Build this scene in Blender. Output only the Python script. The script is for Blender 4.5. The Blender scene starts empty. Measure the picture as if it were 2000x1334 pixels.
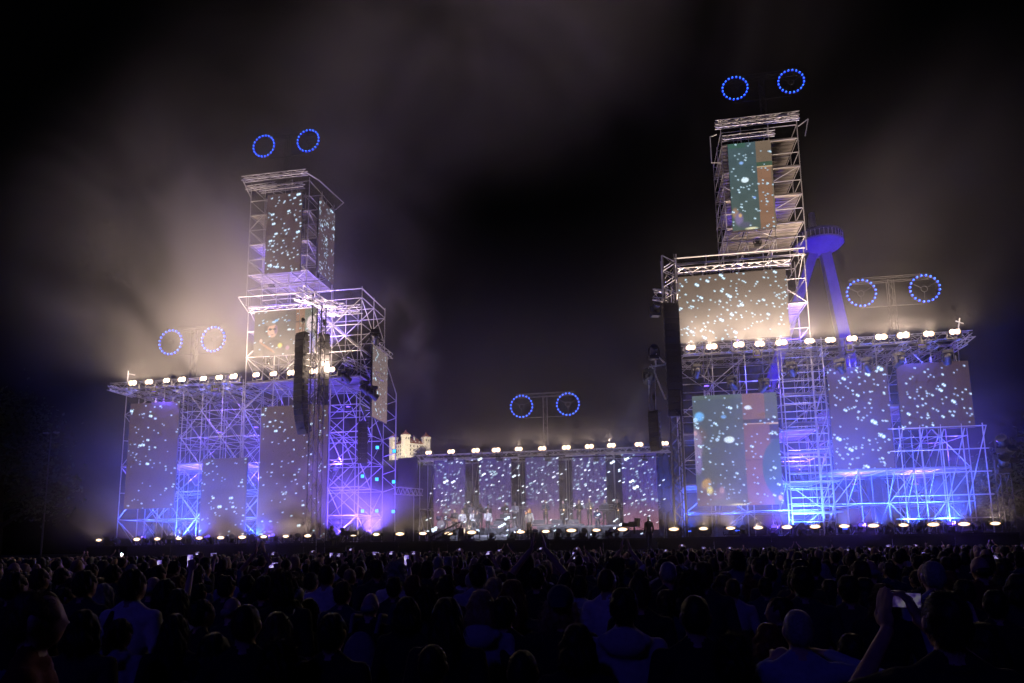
import bpy, bmesh, math, random
import numpy as np
from mathutils import Vector, Matrix, Quaternion
random.seed(7); RNG = np.random.default_rng(7)
S = bpy.context.scene
COL = S.collection
# ------------------------------------------------------------------ camera
F, PX0, PY0 = 1333.0, 1000.0, 877.0          # focal length and principal point in photograph pixels (2000 wide)
YAW, PITCH, ROLL = math.radians(10.0), math.atan(193.0 / 1333.0), 0.013
CAM = Vector((0, 0, 1.95))
_fw = Vector((-math.sin(YAW) * math.cos(PITCH), math.cos(YAW) * math.cos(PITCH), math.sin(PITCH)))
_r0 = Vector((math.cos(YAW), math.sin(YAW), 0)); _u0 = _r0.cross(_fw)
_r = (_r0 * math.cos(ROLL) - _u0 * math.sin(ROLL)); _u = (_u0 * math.cos(ROLL) + _r0 * math.sin(ROLL))
cd = bpy.data.cameras.new('camera'); cam = bpy.data.objects.new('camera', cd); COL.objects.link(cam)
cd.sensor_width = 36; cd.lens = 36 * F / 2000; cd.shift_y = (PY0 - 667) / 2000; cd.clip_end = 5000; cd.clip_start = 0.1
_m = Matrix((_r, _u, -_fw)).transposed().to_4x4(); _m.translation = CAM; cam.matrix_world = _m
S.camera = cam
def ray(px, py): return _fw + _r * ((px - PX0) / F) + _u * ((PY0 - py) / F)
def P(px, py, Y):                              # the point of the vertical plane y = Y seen at a photograph pixel
    d = ray(px, py); return CAM + d * (Y / d.y)
def PD(px, py, depth): return CAM + ray(px, py) * depth
def PX(px, py, X): d = ray(px, py); return CAM + d * (X / d.x)
# ------------------------------------------------------------------ world, added blue fill, exposure
W = bpy.data.worlds.new('World'); S.world = W; W.use_nodes = True
wn = W.node_tree.nodes; bg = wn['Background']
sky = wn.new('ShaderNodeTexSky'); sky.sky_type = 'NISHITA'; sky.sun_disc = False
SUN_EL, SUN_AZ = math.radians(38), math.radians(200)
sky.sun_elevation = math.radians(-4); sky.sun_rotation = SUN_AZ
W.node_tree.links.new(sky.outputs[0], bg.inputs[0]); bg.inputs[1].default_value = 0.02
sl = bpy.data.lights.new('blue_fill', 'SUN'); sl.energy = 0.115; sl.angle = math.radians(4); sl.color = (0.08, 0.045, 1.0)  # fill added behind the camera, turns the backs of the crowd blue
so = bpy.data.objects.new('blue_fill', sl); COL.objects.link(so)
sd = Vector((math.sin(SUN_AZ) * math.cos(SUN_EL), math.cos(SUN_AZ) * math.cos(SUN_EL), math.sin(SUN_EL)))
so.rotation_euler = sd.to_track_quat('Z', 'Y').to_euler(); so.location = sd * 100
S.view_settings.view_transform = 'Standard'; S.view_settings.look = 'None'
S.view_settings.exposure = 0.0; S.view_settings.gamma = 1.0; S.view_settings.use_curve_mapping = False
S.render.engine = 'CYCLES'
c = S.cycles
c.use_denoising = True; c.use_adaptive_sampling = True; c.adaptive_threshold = 0.08; c.adaptive_min_samples = 12
c.max_bounces = 3; c.diffuse_bounces = 1; c.glossy_bounces = 1; c.transmission_bounces = 1; c.volume_bounces = 0; c.transparent_max_bounces = 8
c.volume_step_rate = 1.0; c.volume_max_steps = 40; c.sample_clamp_indirect = 3; c.caustics_reflective = False; c.caustics_refractive = False
# light levels, all in one place
K_TOP, K_FOOT, K_WASH, K_VIOLET = 1500.0, 210.0, 3600.0, 5200.0
WARM = (1.0, 0.74, 0.55)
# ------------------------------------------------------------------ helpers
def srgb(r, g, b): return tuple(((v / 255) / 12.92 if v / 255 <= .04045 else ((v / 255 + .055) / 1.055) ** 2.4) for v in (r, g, b))
MATS = {}
def mat(name, col, rough=0.6, metal=0.0, noise=0.0, nscale=8.0, bump=0.0, emit=None, estr=0.0):
    if name in MATS: return MATS[name]
    m = bpy.data.materials.new(name); m.use_nodes = True; nt = m.node_tree; b = nt.nodes['Principled BSDF']
    b.inputs['Base Color'].default_value = (*col, 1); b.inputs['Roughness'].default_value = rough; b.inputs['Metallic'].default_value = metal
    if noise or bump:
        tc = nt.nodes.new('ShaderNodeTexCoord'); n = nt.nodes.new('ShaderNodeTexNoise'); n.inputs['Scale'].default_value = nscale; n.inputs['Detail'].default_value = 4
        nt.links.new(tc.outputs['Object'], n.inputs['Vector'])
        if noise:
            r = nt.nodes.new('ShaderNodeValToRGB'); r.color_ramp.elements[0].position = .3; r.color_ramp.elements[1].position = .7
            r.color_ramp.elements[0].color = (*[v * (1 - noise) for v in col], 1); r.color_ramp.elements[1].color = (*[min(1, v * (1 + noise)) for v in col], 1)
            nt.links.new(n.outputs[0], r.inputs[0]); nt.links.new(r.outputs[0], b.inputs['Base Color'])
        if bump:
            bp = nt.nodes.new('ShaderNodeBump'); bp.inputs['Strength'].default_value = bump; bp.inputs['Distance'].default_value = .02
            nt.links.new(n.outputs[0], bp.inputs['Height']); nt.links.new(bp.outputs[0], b.inputs['Normal'])
    if emit:
        b.inputs['Emission Color'].default_value = (*emit, 1); b.inputs['Emission Strength'].default_value = estr; m.cycles.emission_sampling = 'NONE'
    MATS[name] = m; return m
STEEL = mat('galvanised_steel', (.50, .50, .51), .45, .35, .25, 3.0)
REDCLIP = mat('red_clamp_paint', (.45, .05, .03), .5)
PLANK = mat('scaffold_plank', (.26, .24, .22), .7, 0, .3, 2.0)
ALU = mat('aluminium_truss', (.62, .62, .64), .4, .5, .1)
BLACK = mat('black_paint', (.018, .018, .02), .55, 0, .3, 6)
BLACKCLOTH = mat('black_drape', (.012, .012, .014), .9, 0, .3, 3, .3)
RUBBER = mat('black_rubber', (.02, .02, .02), .7)
LENS = mat('lamp_lens_lit', (.9, .8, .6), .3, emit=(1, .72, .42), estr=2.6)
DIMLENS = mat('lamp_lens_dark', (.03, .03, .05), .1)
BULB = mat('blue_bulb_lit', (.01, .02, .12), .3, emit=(.015, .04, 1.0), estr=2.5)
BULBCORE = mat('blue_bulb_core', (.02, .04, .15), .3, emit=(.08, .45, 1.0), estr=2.5)
CYAN = mat('cyan_square_lit', (.1, .5, .9), .3, emit=(.03, .45, 1), estr=2.2)
DECKM = mat('stage_deck', (.05, .05, .055), .35, 0, .3, 1.5, .1)
def tagv(o, label=None, cat=None, group=None, kind=None):
    if label: o['label'] = label
    if cat: o['category'] = cat
    if group: o['group'] = group
    if kind: o['kind'] = kind
    return o
def link(name, me, parent=None, loc=(0, 0, 0), m=None):
    o = bpy.data.objects.new(name, me); COL.objects.link(o); o.location = Vector(loc)
    if parent is not None: o.parent = parent
    if m is not None and me is not None and not me.materials: me.materials.append(m)
    return o
def thing(name, label, cat, loc=(0, 0, 0), rz=0.0, group=None):
    o = bpy.data.objects.new(name, None); COL.objects.link(o); o.location = loc; o.rotation_euler = (0, 0, rz); o.empty_display_size = .2
    return tagv(o, label, cat, group)
def org(p): return p.location if p is not None else Vector((0, 0, 0))
class MB:                                      # collects shapes into one mesh
    def __init__(s): s.v = []; s.f = []; s.mi = []; s.cur = 0
    def add(s, vs, fs):
        n = len(s.v); s.v += [tuple(p) for p in vs]; s.f += [tuple(i + n for i in q) for q in fs]; s.mi += [s.cur] * len(fs)
    def box(s, a, b):
        x0, y0, z0 = a; x1, y1, z1 = b
        s.add([(x0, y0, z0), (x1, y0, z0), (x1, y1, z0), (x0, y1, z0), (x0, y0, z1), (x1, y0, z1), (x1, y1, z1), (x0, y1, z1)],
              [(0, 3, 2, 1), (4, 5, 6, 7), (0, 1, 5, 4), (1, 2, 6, 5), (2, 3, 7, 6), (3, 0, 4, 7)]); return s
    def ushape(s, w, t, z0, z1, y0, y1):          # one-piece U bracket, open at the top
        pr = [(-w, z0), (w, z0), (w, z1), (w - t, z1), (w - t, z0 + t), (-w + t, z0 + t), (-w + t, z1), (-w, z1)]
        vs = [(x, y0, z) for x, z in pr] + [(x, y1, z) for x, z in pr]
        s.add(vs, [(0, 1, 4, 5), (1, 2, 3, 4), (0, 5, 6, 7), (13, 12, 9, 8), (12, 11, 10, 9), (15, 14, 13, 8)] + [(i, i + 8, (i + 1) % 8 + 8, (i + 1) % 8) for i in range(8)]); return s
    def cbox(s, cx, cy, cz, sx, sy, sz): return s.box((cx - sx / 2, cy - sy / 2, cz - sz / 2), (cx + sx / 2, cy + sy / 2, cz + sz / 2))
    def bar(s, a, b, r0, r1=None, n=6, caps=True):
        a = Vector(a); b = Vector(b); r1 = r0 if r1 is None else r1; d = b - a
        if d.length < 1e-6: return s
        q = d.to_track_quat('Z', 'Y'); vs = []
        for p, r in ((a, r0), (b, r1)):
            for i in range(n):
                t = 2 * math.pi * i / n; vs.append(p + q @ Vector((r * math.cos(t), r * math.sin(t), 0)))
        fs = [(i, (i + 1) % n, n + (i + 1) % n, n + i) for i in range(n)]
        if caps: fs += [tuple(range(n - 1, -1, -1)), tuple(range(n, 2 * n))]
        s.add(vs, fs); return s
    def path(s, pts, rs, n=8):
        for i in range(len(pts) - 1): s.bar(pts[i], pts[i + 1], rs[i], rs[i + 1], n)
        return s
    def disc(s, cx, cy, cz, rx, rz, n=16, y=None):   # facing -y
        vs = [(cx + rx * math.cos(2 * math.pi * i / n), cy, cz + rz * math.sin(2 * math.pi * i / n)) for i in range(n)]
        s.add(vs, [tuple(range(n))]); return s
    def ell(s, cx, cy, cz, sx, sy, sz, nu=14, nv=9, rot=None):
        vs = []; fs = []
        cc = Vector((cx, cy, cz))
        for j in range(nv + 1):
            ph = math.pi * j / nv
            for i in range(nu):
                t = 2 * math.pi * i / nu
                v = Vector((sx * math.sin(ph) * math.cos(t), sy * math.sin(ph) * math.sin(t), sz * math.cos(ph)))
                if rot: v = rot @ v
                vs.append(cc + v)
        for j in range(nv):
            for i in range(nu): fs.append((j * nu + i, (j + 1) * nu + i, (j + 1) * nu + (i + 1) % nu, j * nu + (i + 1) % nu))
        s.add(vs, fs); return s
    def mesh(s, name, mats=(), smooth=False):
        me = bpy.data.meshes.new(name); me.from_pydata(s.v, [], s.f)
        for m in mats: me.materials.append(m)
        if len(mats) > 1: me.polygons.foreach_set('material_index', s.mi)
        if smooth: me.polygons.foreach_set('use_smooth', [True] * len(me.polygons))
        me.update(); return me
    def build(s, name, m, parent=None, smooth=False, loc=(0, 0, 0)):
        return link(name, s.mesh(name, m if isinstance(m, (list, tuple)) else [m], smooth), parent, loc)
_t = MB(); _t.bar((0, 0, 0), (0, 0, 1), 1, n=7); TUBE = _t.mesh('tube', [STEEL], False)
def tube(name, a, b, parent, r=.03, me=None):
    a = Vector(a); b = Vector(b); d = b - a
    o = bpy.data.objects.new(name, me or TUBE); COL.objects.link(o); o.parent = parent
    o.location = a - org(parent); o.rotation_mode = 'QUATERNION'; o.rotation_quaternion = d.to_track_quat('Z', 'Y'); o.scale = (r, r, d.length)
    return o
_d = MB()
for k in range(5): _d.box((.004, k * .2 + .008, 0), (.996, k * .2 + .192, .7)); _d.box((.004, k * .2 + .01, -.3), (.996, k * .2 + .03, 0)); _d.box((.004, k * .2 + .17, -.3), (.996, k * .2 + .19, 0))
DECK = _d.mesh('platform', [PLANK])
def deck(x0, x1, y0, y1, z, parent):
    o = bpy.data.objects.new('platform', DECK); COL.objects.link(o); o.parent = parent
    o.location = Vector((x0, y0, z)) - org(parent); o.scale = (x1 - x0, y1 - y0, .08); return o
def truss_mb(mb, a, b, w=.35, r=.025, step=.5, up=Vector((0, 0, 1)), n=5):
    a = Vector(a); b = Vector(b); d = (b - a); L = d.length; d.normalize()
    s = d.cross(up)
    if s.length < .1: s = d.cross(Vector((0, 1, 0)))
    s.normalize(); t = s.cross(d); cs = [(s * i + t * j) * (w / 2) for i, j in ((-1, -1), (1, -1), (1, 1), (-1, 1))]
    for o in cs: mb.bar(a + o, b + o, r, n=n)
    k = max(2, int(round(L / step)))
    for i in range(k):
        p0 = a + d * (L * i / k); p1 = a + d * (L * (i + 1) / k)
        for q in range(4):
            o0, o1 = cs[q], cs[(q + 1) % 4]
            if i % 2: o0, o1 = o1, o0
            mb.bar(p0 + o0, p1 + o1, r * .6, n=4, caps=False)
    return mb
def truss(name, a, b, parent, w=.35, r=.025, step=.5, m=None):
    return truss_mb(MB(), Vector(a) - org(parent), Vector(b) - org(parent), w, r, step).build(name, m or ALU, parent)
def frange(a, b, n): return [a + (b - a) * i / n for i in range(n + 1)]
def scaffold(root, xs, ys, zs, brace=.5, decks=(), ztop=None, r=.03, xl=True, back_brace=True):
    n = {'upright': 0, 'ledger': 0, 'brace': 0}
    def T(k, a, b, rr=r):
        n[k] += 1
        if n[k] <= 300: tube(k, a, b, root, rr)
    for x in xs:
        for y in ys: T('upright', (x, y, zs[0]), (x, y, (ztop or zs[-1]) + .25))
    for z in zs[1:]:
        for y in ys:
            for i in range(len(xs) - 1): T('ledger', (xs[i], y, z), (xs[i + 1], y, z), r * .9)
        for x in xs:
            for j in range(len(ys) - 1): T('ledger', (x, ys[j], z + .03), (x, ys[j + 1], z + .03), r * .9)
    for k in range(len(zs) - 1):
        for j, y in enumerate(ys):
            if j and not back_brace: continue
            for i in range(len(xs) - 1):
                if random.random() < brace:
                    a, b = (xs[i], xs[i + 1]) if (i + k) % 2 else (xs[i + 1], xs[i])
                    T('brace', (a, y - .04, zs[k]), (b, y - .04, zs[k + 1]), r * .85)
        for i, x in enumerate(xs):
            for j in range(len(ys) - 1):
                if random.random() < brace * .8:
                    a, b = (ys[j], ys[j + 1]) if (i + k) % 2 else (ys[j + 1], ys[j])
                    T('brace', (x - .04, a, zs[k]), (x - .04, b, zs[k + 1]), r * .85)
    for z in decks:
        for i in range(len(xs) - 1):
            for j in range(len(ys) - 1): deck(xs[i] + .05, xs[i + 1] - .05, ys[j] + .05, ys[j + 1] - .05, z + .08, root)
def lamp_light(name, kind, loc, energy, color, parent=None, radius=.12, target=None, angle=60, blend=.5):
    l = bpy.data.lights.new(name, kind); l.energy = energy; l.color = color; l.shadow_soft_size = radius
    if kind == 'SPOT': l.spot_size = math.radians(angle); l.spot_blend = blend
    o = bpy.data.objects.new(name, l); COL.objects.link(o); o.location = loc
    if target is not None:
        o.rotation_mode = 'QUATERNION'; o.rotation_quaternion = (Vector(loc) - Vector(target)).to_track_quat('Z', 'Y')
    if parent is not None: o.parent = parent; o.location = Vector(loc) - org(parent)
    return o
ORD = 'first second third fourth fifth sixth seventh eighth ninth tenth eleventh twelfth thirteenth fourteenth fifteenth sixteenth'.split()
# ------------------------------------------------------------------ the setting
GROUND = mat('trampled_ground', (.035, .033, .03), .95, 0, .4, .6, .4)
g = MB(); g.add([(-2500, -400, 0), (2500, -400, 0), (2500, 3500, 0), (-2500, 3500, 0)], [(0, 1, 2, 3)])
tagv(g.build('ground', GROUND), 'dark trampled ground under the crowd', kind='structure')
# hill with the castle far behind
HILL = mat('wooded_hill', (.02, .025, .012), .95, 0, .5, .05, .5)
YC = 800.0
cb = P(812, 893, YC)                                     # foot of the castle wall
hm = MB(); nx, ny = 60, 16
hv = []
for j in range(ny + 1):
    for i in range(nx + 1):
        x = cb.x - 420 + 840 * i / nx; y = YC - 160 + 420 * j / ny
        e = math.exp(-(((x - cb.x) / 190) ** 2)) * (1 if y > YC - 10 else max(0, (y - YC + 160) / 150) ** .8)
        z = (cb.z + 4) * e + 3 * math.sin(x * .13) * math.cos(y * .2) * e
        hv.append((x, y, max(-.5, z - 4)))
hm.add(hv, [(j * (nx + 1) + i, j * (nx + 1) + i + 1, (j + 1) * (nx + 1) + i + 1, (j + 1) * (nx + 1) + i) for j in range(ny) for i in range(nx)])
tagv(hm.build('hill', HILL, smooth=True), 'dark wooded castle hill behind the stage', kind='structure')
# ------------------------------------------------------------------ stage
ZD = 2.35                                                # deck level
XL = P(176, 1060, 38.2).x; XR = P(1985, 1035, 38.2).x
st = thing('stage', 'long black stage platform with a plain dark front behind the crowd', 'stage', (-6, 38, 0))
def rel(o, *p): return Vector(p) - o.location
mb = MB(); mb.box(rel(st, XL, 38, ZD - .2), rel(st, XR, 60, ZD)); mb.build('deck', DECKM, st)
nf = 18
for i in range(nf):
    a = XL + (XR - XL) * i / nf; b = XL + (XR - XL) * (i + 1) / nf
    mb = MB(); mb.box(rel(st, a + .02, 37.95, 0), rel(st, b - .02, 37.99, ZD - .05)); mb.build('fascia_panel', BLACKCLOTH, st)
mb = MB(); mb.box(rel(st, XL, 37.9, ZD - .045), rel(st, XR, 38.0, ZD + .04)); mb.build('edge_trim', BLACK, st)
# ------------------------------------------------------------------ scaffolding
YF = 41.5
ZROOF = P(400, 752, YF).z
lx0 = P(243, 830, YF).x; lb0 = P(484, 640, YF).x; lb1 = P(706, 640, YF).x; lt1 = P(603, 400, YF).x; lt0 = P(489, 420, YF).x
ZB = P(600, 590, YF).z; ZBT = P(600, 575, YF).z; ZT = P(560, 358, YF).z
w = thing('scaffold_wing', 'low blue-lit scaffold wing behind the three dark dotted screens on the castle side', 'scaffold', (lx0, YF, ZD), group='scaffold stage wings')
zs = frange(ZD, ZROOF, 6)
scaffold(w, frange(lx0, lb0 - .15, 6), [YF, YF + 2.6, YF + 5.2], zs, .8, decks=(zs[3],))
for yy in (YF - .35, YF + 2.4): truss('roof_truss', (lx0 - .9, yy, ZROOF + .18), (lb0 - .2, yy, ZROOF + .18), w, .4)
for k in range(5):
    x = lx0 + (lb0 - lx0) * (k + .5) / 5; truss('cross_truss', (x, YF - 1.0, ZROOF - .35), (x, YF + 5, ZROOF - .35), w, .35)
truss('outrigger_truss', P(212, 757, YF - 1.2), P(262, 772, YF + .6), w, .3)
b1 = thing('scaffold_block', 'tall scaffold block carrying the guitarist screen, bay beside the castle view', 'scaffold', (lb0, YF, ZD), group='scaffold blocks')
zs = frange(ZD, ZB, 9)
scaffold(b1, frange(lb0, lb1, 4), [YF, YF + 2.15, YF + 4.3], zs, .95, decks=(zs[6],), ztop=ZBT)
tube('top_rail', (lb0 - .5, YF - .5, ZBT), (lb1, YF - .05, ZBT + .1), b1, .04); tube('top_rail', (lb1, YF - .05, ZBT + .1), (lb1, YF + 4.3, ZBT + .1), b1, .04)
tube('top_rail', (lb0 - .5, YF - .5, ZBT), (lb0, YF, ZB - .4), b1, .04)
truss('header_truss', (lb0 + .3, YF - .35, ZB - .45), (lb0 + 4.9, YF - .35, ZB - .45), b1, .3)
truss('header_truss', (lb0 + 5.2, YF - .3, ZB - .9), (lb1 + .1, YF - .3, ZB - .9), b1, .45)
truss('side_truss', (lb1 + .4, YF + 1.2, P(735, 668, YF).z + .3), (lb1 + .4, YF + 4.5, P(735, 668, YF).z + .3), b1, .35)
truss('side_truss', (lb1 - .9, YF - .6, P(680, 715, YF).z + .25), (lb1 + .6, YF + 2.4, P(680, 715, YF).z - .35), b1, .4)
q = PX(774, 770, lb1 + .9)
tube('raking_shore', (lb1 + .05, YF + 4.3, P(756, 700, YF + 4.3).z), q, b1, .04); tube('raking_shore', q, (q.x, q.y, ZD), b1, .04)
for k in range(6): z = q.z - .5 - k * 1.25; tube('raking_tie', (lb1, YF + 4.3, z + .8), (q.x, q.y, z), b1, .026); tube('raking_tie', (lb1, YF + 4.3, z - .3), (q.x, q.y, z), b1, .026)
t1 = thing('scaffold_tower', 'slim scaffold tower with a narrow dotted screen and side screen, stacked on the guitarist block', 'scaffold', (lt0, YF, ZB), group='scaffold towers')
zs = frange(ZB + .1, ZT, 8)
scaffold(t1, [lt0, lt0 + 1.1, lt1 - 1.3, lt1], [YF, YF + 2, YF + 4], zs, .34, decks=(zs[2], zs[4], zs[6]), back_brace=False)
truss('roof_truss', (lt0 - .35, YF - .6, ZT + .3), (lt1 + .1, YF - .6, ZT + .3), t1, .3); truss('roof_truss', (lt0 - .3, YF - .2, ZT - .2), (lt0 + 2, YF - .2, ZT - .1), t1, .25)
tube('roof_rail', (lt1, YF - .6, ZT + .3), PX(623, 352, lt1 + .5), t1, .04); tube('roof_rail', PX(623, 352, lt1 + .5), PX(671, 396, lt1 + .5), t1, .04); tube('roof_rail', PX(671, 396, lt1 + .5), PX(655, 410, lt1), t1, .035)
tube('roof_rail', (lt0 - .3, YF - .6, ZT + .2), (lt0, YF, ZT - .8), t1, .04); truss('header_truss', (lt0 + .9, YF - .35, P(555, 372, YF).z), (lt1 - .2, YF - .35, P(555, 372, YF).z), t1, .28)
# right half
rb0 = P(1322, 600, YF).x; rb1 = P(1578, 600, YF).x; rt0 = P(1412, 330, YF).x; rt1 = P(1563, 330, YF).x; rw1 = P(1888, 800, YF).x
RZB = P(1450, 505, YF).z; RZT = P(1480, 252, YF).z
b2 = thing('scaffold_block', 'broad scaffold block behind the big picture screen with stacked platforms, right half of the stage', 'scaffold', (rb0, YF, ZD), group='scaffold blocks')
zs = frange(ZD, RZB, 11)
scaffold(b2, frange(rb0, rb1, 4), [YF, YF + 2.3, YF + 4.6], zs, .3, decks=(zs[2], zs[4], zs[9]), ztop=RZB + .2)
tube('top_rail', (rb0 - .1, YF - .4, RZB + .2), (rb1, YF - .4, RZB + .2), b2, .04); tube('top_rail', (rb0 - .1, YF - .4, RZB - .25), (rb1, YF - .4, RZB - .25), b2, .03)
truss('header_truss', (rb0, YF - .35, P(1430, 526, YF).z), (rb1 - .9, YF - .35, P(1430, 526, YF).z), b2, .28)
sx0, sx1 = P(1531, 800, YF).x, P(1612, 800, YF).x
s2 = thing('stair_tower', 'stack of closely spaced horizontal scaffold rails beside the picture screen', 'scaffold', (sx0, YF - .2, ZD))
for x in (sx0, (sx0 + sx1) / 2 + .5, sx1):
    for y in (YF - .25, YF + .7): tube('upright', (x, y, ZD), (x, y, ZROOF + .6), s2)
nst = 24
for i in range(nst):
    z = ZD + .4 + (ZROOF - ZD) * i / nst; tube('ledger', (sx0, YF - .25 + .1 * (i % 2), z), (sx1, YF - .25 + .1 * (i % 2), z), s2, .026)
    if i % 2: tube('ledger', (sx0, YF + .7, z + .15), (sx1, YF + .7, z + .15), s2, .026)
for k in range(5): z = ZD + 1.4 + k * 1.75; deck(sx0 + .05, sx1 + .6, YF + .25, YF + 1.2, z, s2)
for k in range(5): z = ZD + k * 1.75; tube('brace', (sx1 - .6, YF - .28, z + .1), (sx1, YF - .28, z + 1.7), s2, .026)
w2 = thing('scaffold_wing', 'low blue-lit scaffold wing under the roof lamps at the outer right end of the stage', 'scaffold', (rb1, YF, ZD), group='scaffold stage wings')
zs = frange(ZD, ZROOF, 6)
zm = P(1800, 838, YF).z
scaffold(w2, frange(rb1 + .6, rw1 - .1, 5), [YF, YF + 2.6, YF + 5.2], zs, .6, decks=(zs[2], zs[4]))
for k in range(5): z = ZD + .9 + k * (zm - ZD - .9) / 4; tube('outer_rail', (rb1 + 3.6, YF - .45, z), (rw1 + .7, YF - .45, z), w2, .034)
for k in range(5):
    x = rb1 + 4.2 + k * (rw1 + .5 - rb1 - 4.2) / 4; tube('outer_post', (x, YF - .45, ZD), (x, YF - .45, zm + .15), w2, .032); tube('raker', (x + .2, YF - .4, zm), (x - .5, YF + 2.2, ZD + .1), w2, .03)
for yy in (YF - .35, YF + 2.4): truss('roof_truss', (rb0 + .2, yy, ZROOF + .18), (rw1 + .5, yy, ZROOF + .18), w2, .4)
for k in range(6):
    x = rb1 + .5 + (rw1 - rb1 - .7) * k / 5; truss('cross_truss', (x, YF - 1.0, ZROOF - .35), (x, YF + 5, ZROOF - .35), w2, .35)
truss('outrigger_truss', P(1878, 672, YF - 1), P(1900, 655, YF - 1), w2, .25)
mb = MB(); a = P(1872, 640, YF - .8) - w2.location
mb.bar(a, a + Vector((.12, 0, .55)), .03); mb.bar(a + Vector((-.1, 0, .4)), a + Vector((.28, 0, .22)), .03); mb.bar(a, a + Vector((.2, 0, -.5)), .03); mb.build('mast_bracket', ALU, w2)
mb = MB(); a = P(249, 745, YF - .8) - w.location
mb.bar(a, a + Vector((0, 0, .75)), .035); mb.bar(a + Vector((0, 0, .55)), a + Vector((.55, 0, .42)), .03); mb.build('mast_bracket', ALU, w)
t2 = thing('scaffold_tower', 'tallest scaffold tower with a green and tan picture screen, beside the round lit bridge lookout', 'scaffold', (rt0, YF, RZB), group='scaffold towers')
zs = frange(RZB + .2, RZT, 9)
scaffold(t2, [rt0, rt0 + 1.2, rt1 - 1.7, rt1], [YF, YF + 2, YF + 4], zs, .22, decks=(zs[2], zs[4], zs[6], zs[8]), back_brace=False)
for z in (RZT + .15, RZT + .4): truss('roof_truss', (rt0 - .4, YF - .5, z), (rt1 + .05, YF - .5, z), t2, .22)
tube('roof_rail', (rt0 - .3, YF - .3, RZT - .25), (rt0 - .7, YF - .3, RZT - .35), t2, .035); tube('roof_rail', (rt0 - .7, YF - .3, RZT - .35), (rt0 - .7, YF - .3, RZT - 2.1), t2, .035); tube('roof_rail', (rt0 - .7, YF - .3, RZT - 2.1), (rt0, YF, RZT - 2.0), t2, .03)
tube('roof_rail', (rt1, YF - .3, RZT - .3), (rt1 + .6, YF - .3, RZT + .1), t2, .035); tube('roof_rail', (rt1 + .6, YF - .3, RZT + .1), (rt1 + .35, YF - .3, RZT - 1.0), t2, .03)
truss('header_truss', (rt0, YF - .35, P(1460, 272, YF).z), (rt1 - 1.4, YF - .35, P(1460, 272, YF).z), t2, .25)
# centre stage house
YB = 51.5
cx0, cx1 = P(818, 960, YB).x, P(1305, 940, YB).x; ZC = P(1060, 890, YB).z
ch = thing('stage_house', 'low dark scaffold frame with roof truss holding the five centre screens behind the band', 'scaffold', (cx0, YB, ZD))
ups = [P(x, 950, YB).x for x in (818, 834, 922, 1012, 1106, 1200, 1297)]
zs = [ZD, ZD + 2.7, ZC]
scaffold(ch, ups, [YB + .2, YB + 2.4], zs, .8)
for yy in (YB - .3, YB + 2): truss('roof_truss', (cx0 - .2, yy, ZC + .1), (cx1 + .3, yy, ZC + .1), ch, .45)
mb = MB(); mb.box((0, 3.3, 0), (cx1 - cx0, 3.36, ZC - ZD)); mb.build('back_drape', mat('violet_lit_drape', (.045, .04, .11), .9, 0, .2, 3, .3), ch)  # violet wash light on the drape is put into its colour
lk = thing('link_bridge', 'short low truss bridge joining the tall scaffold block to the centre stage house', 'truss', P(776, 958, 46)); a = P(776, 958, 46); b = P(820, 962, YB)
truss('truss_beam', a, b, lk, .5, .03); tube('post', (b.x, b.y, ZD), b, lk, .04); tube('post', (b.x - .5, b.y, ZD), b - Vector((.5, 0, 0)), lk, .04)
mb = MB(); p0 = P(778, 895, 50); p1 = P(815, 958, 50); mb.box((p0.x, 50, p1.z), (p1.x, 50.08, p0.z))
tagv(mb.build('drape', BLACKCLOTH), 'black drape panel hung between the castle view and the centre screens', 'drape')
for (x, n) in ((1284, 'a'),):
    p0 = P(1286, 888, 50); p1 = P(1310, 1000, 50); mb = MB(); mb.box((p0.x, 50, p1.z), (p1.x, 50.08, p0.z)); tagv(mb.build('drape', BLACKCLOTH), 'black drape panel beside the centre screens near the singer side mast', 'drape')
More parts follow.
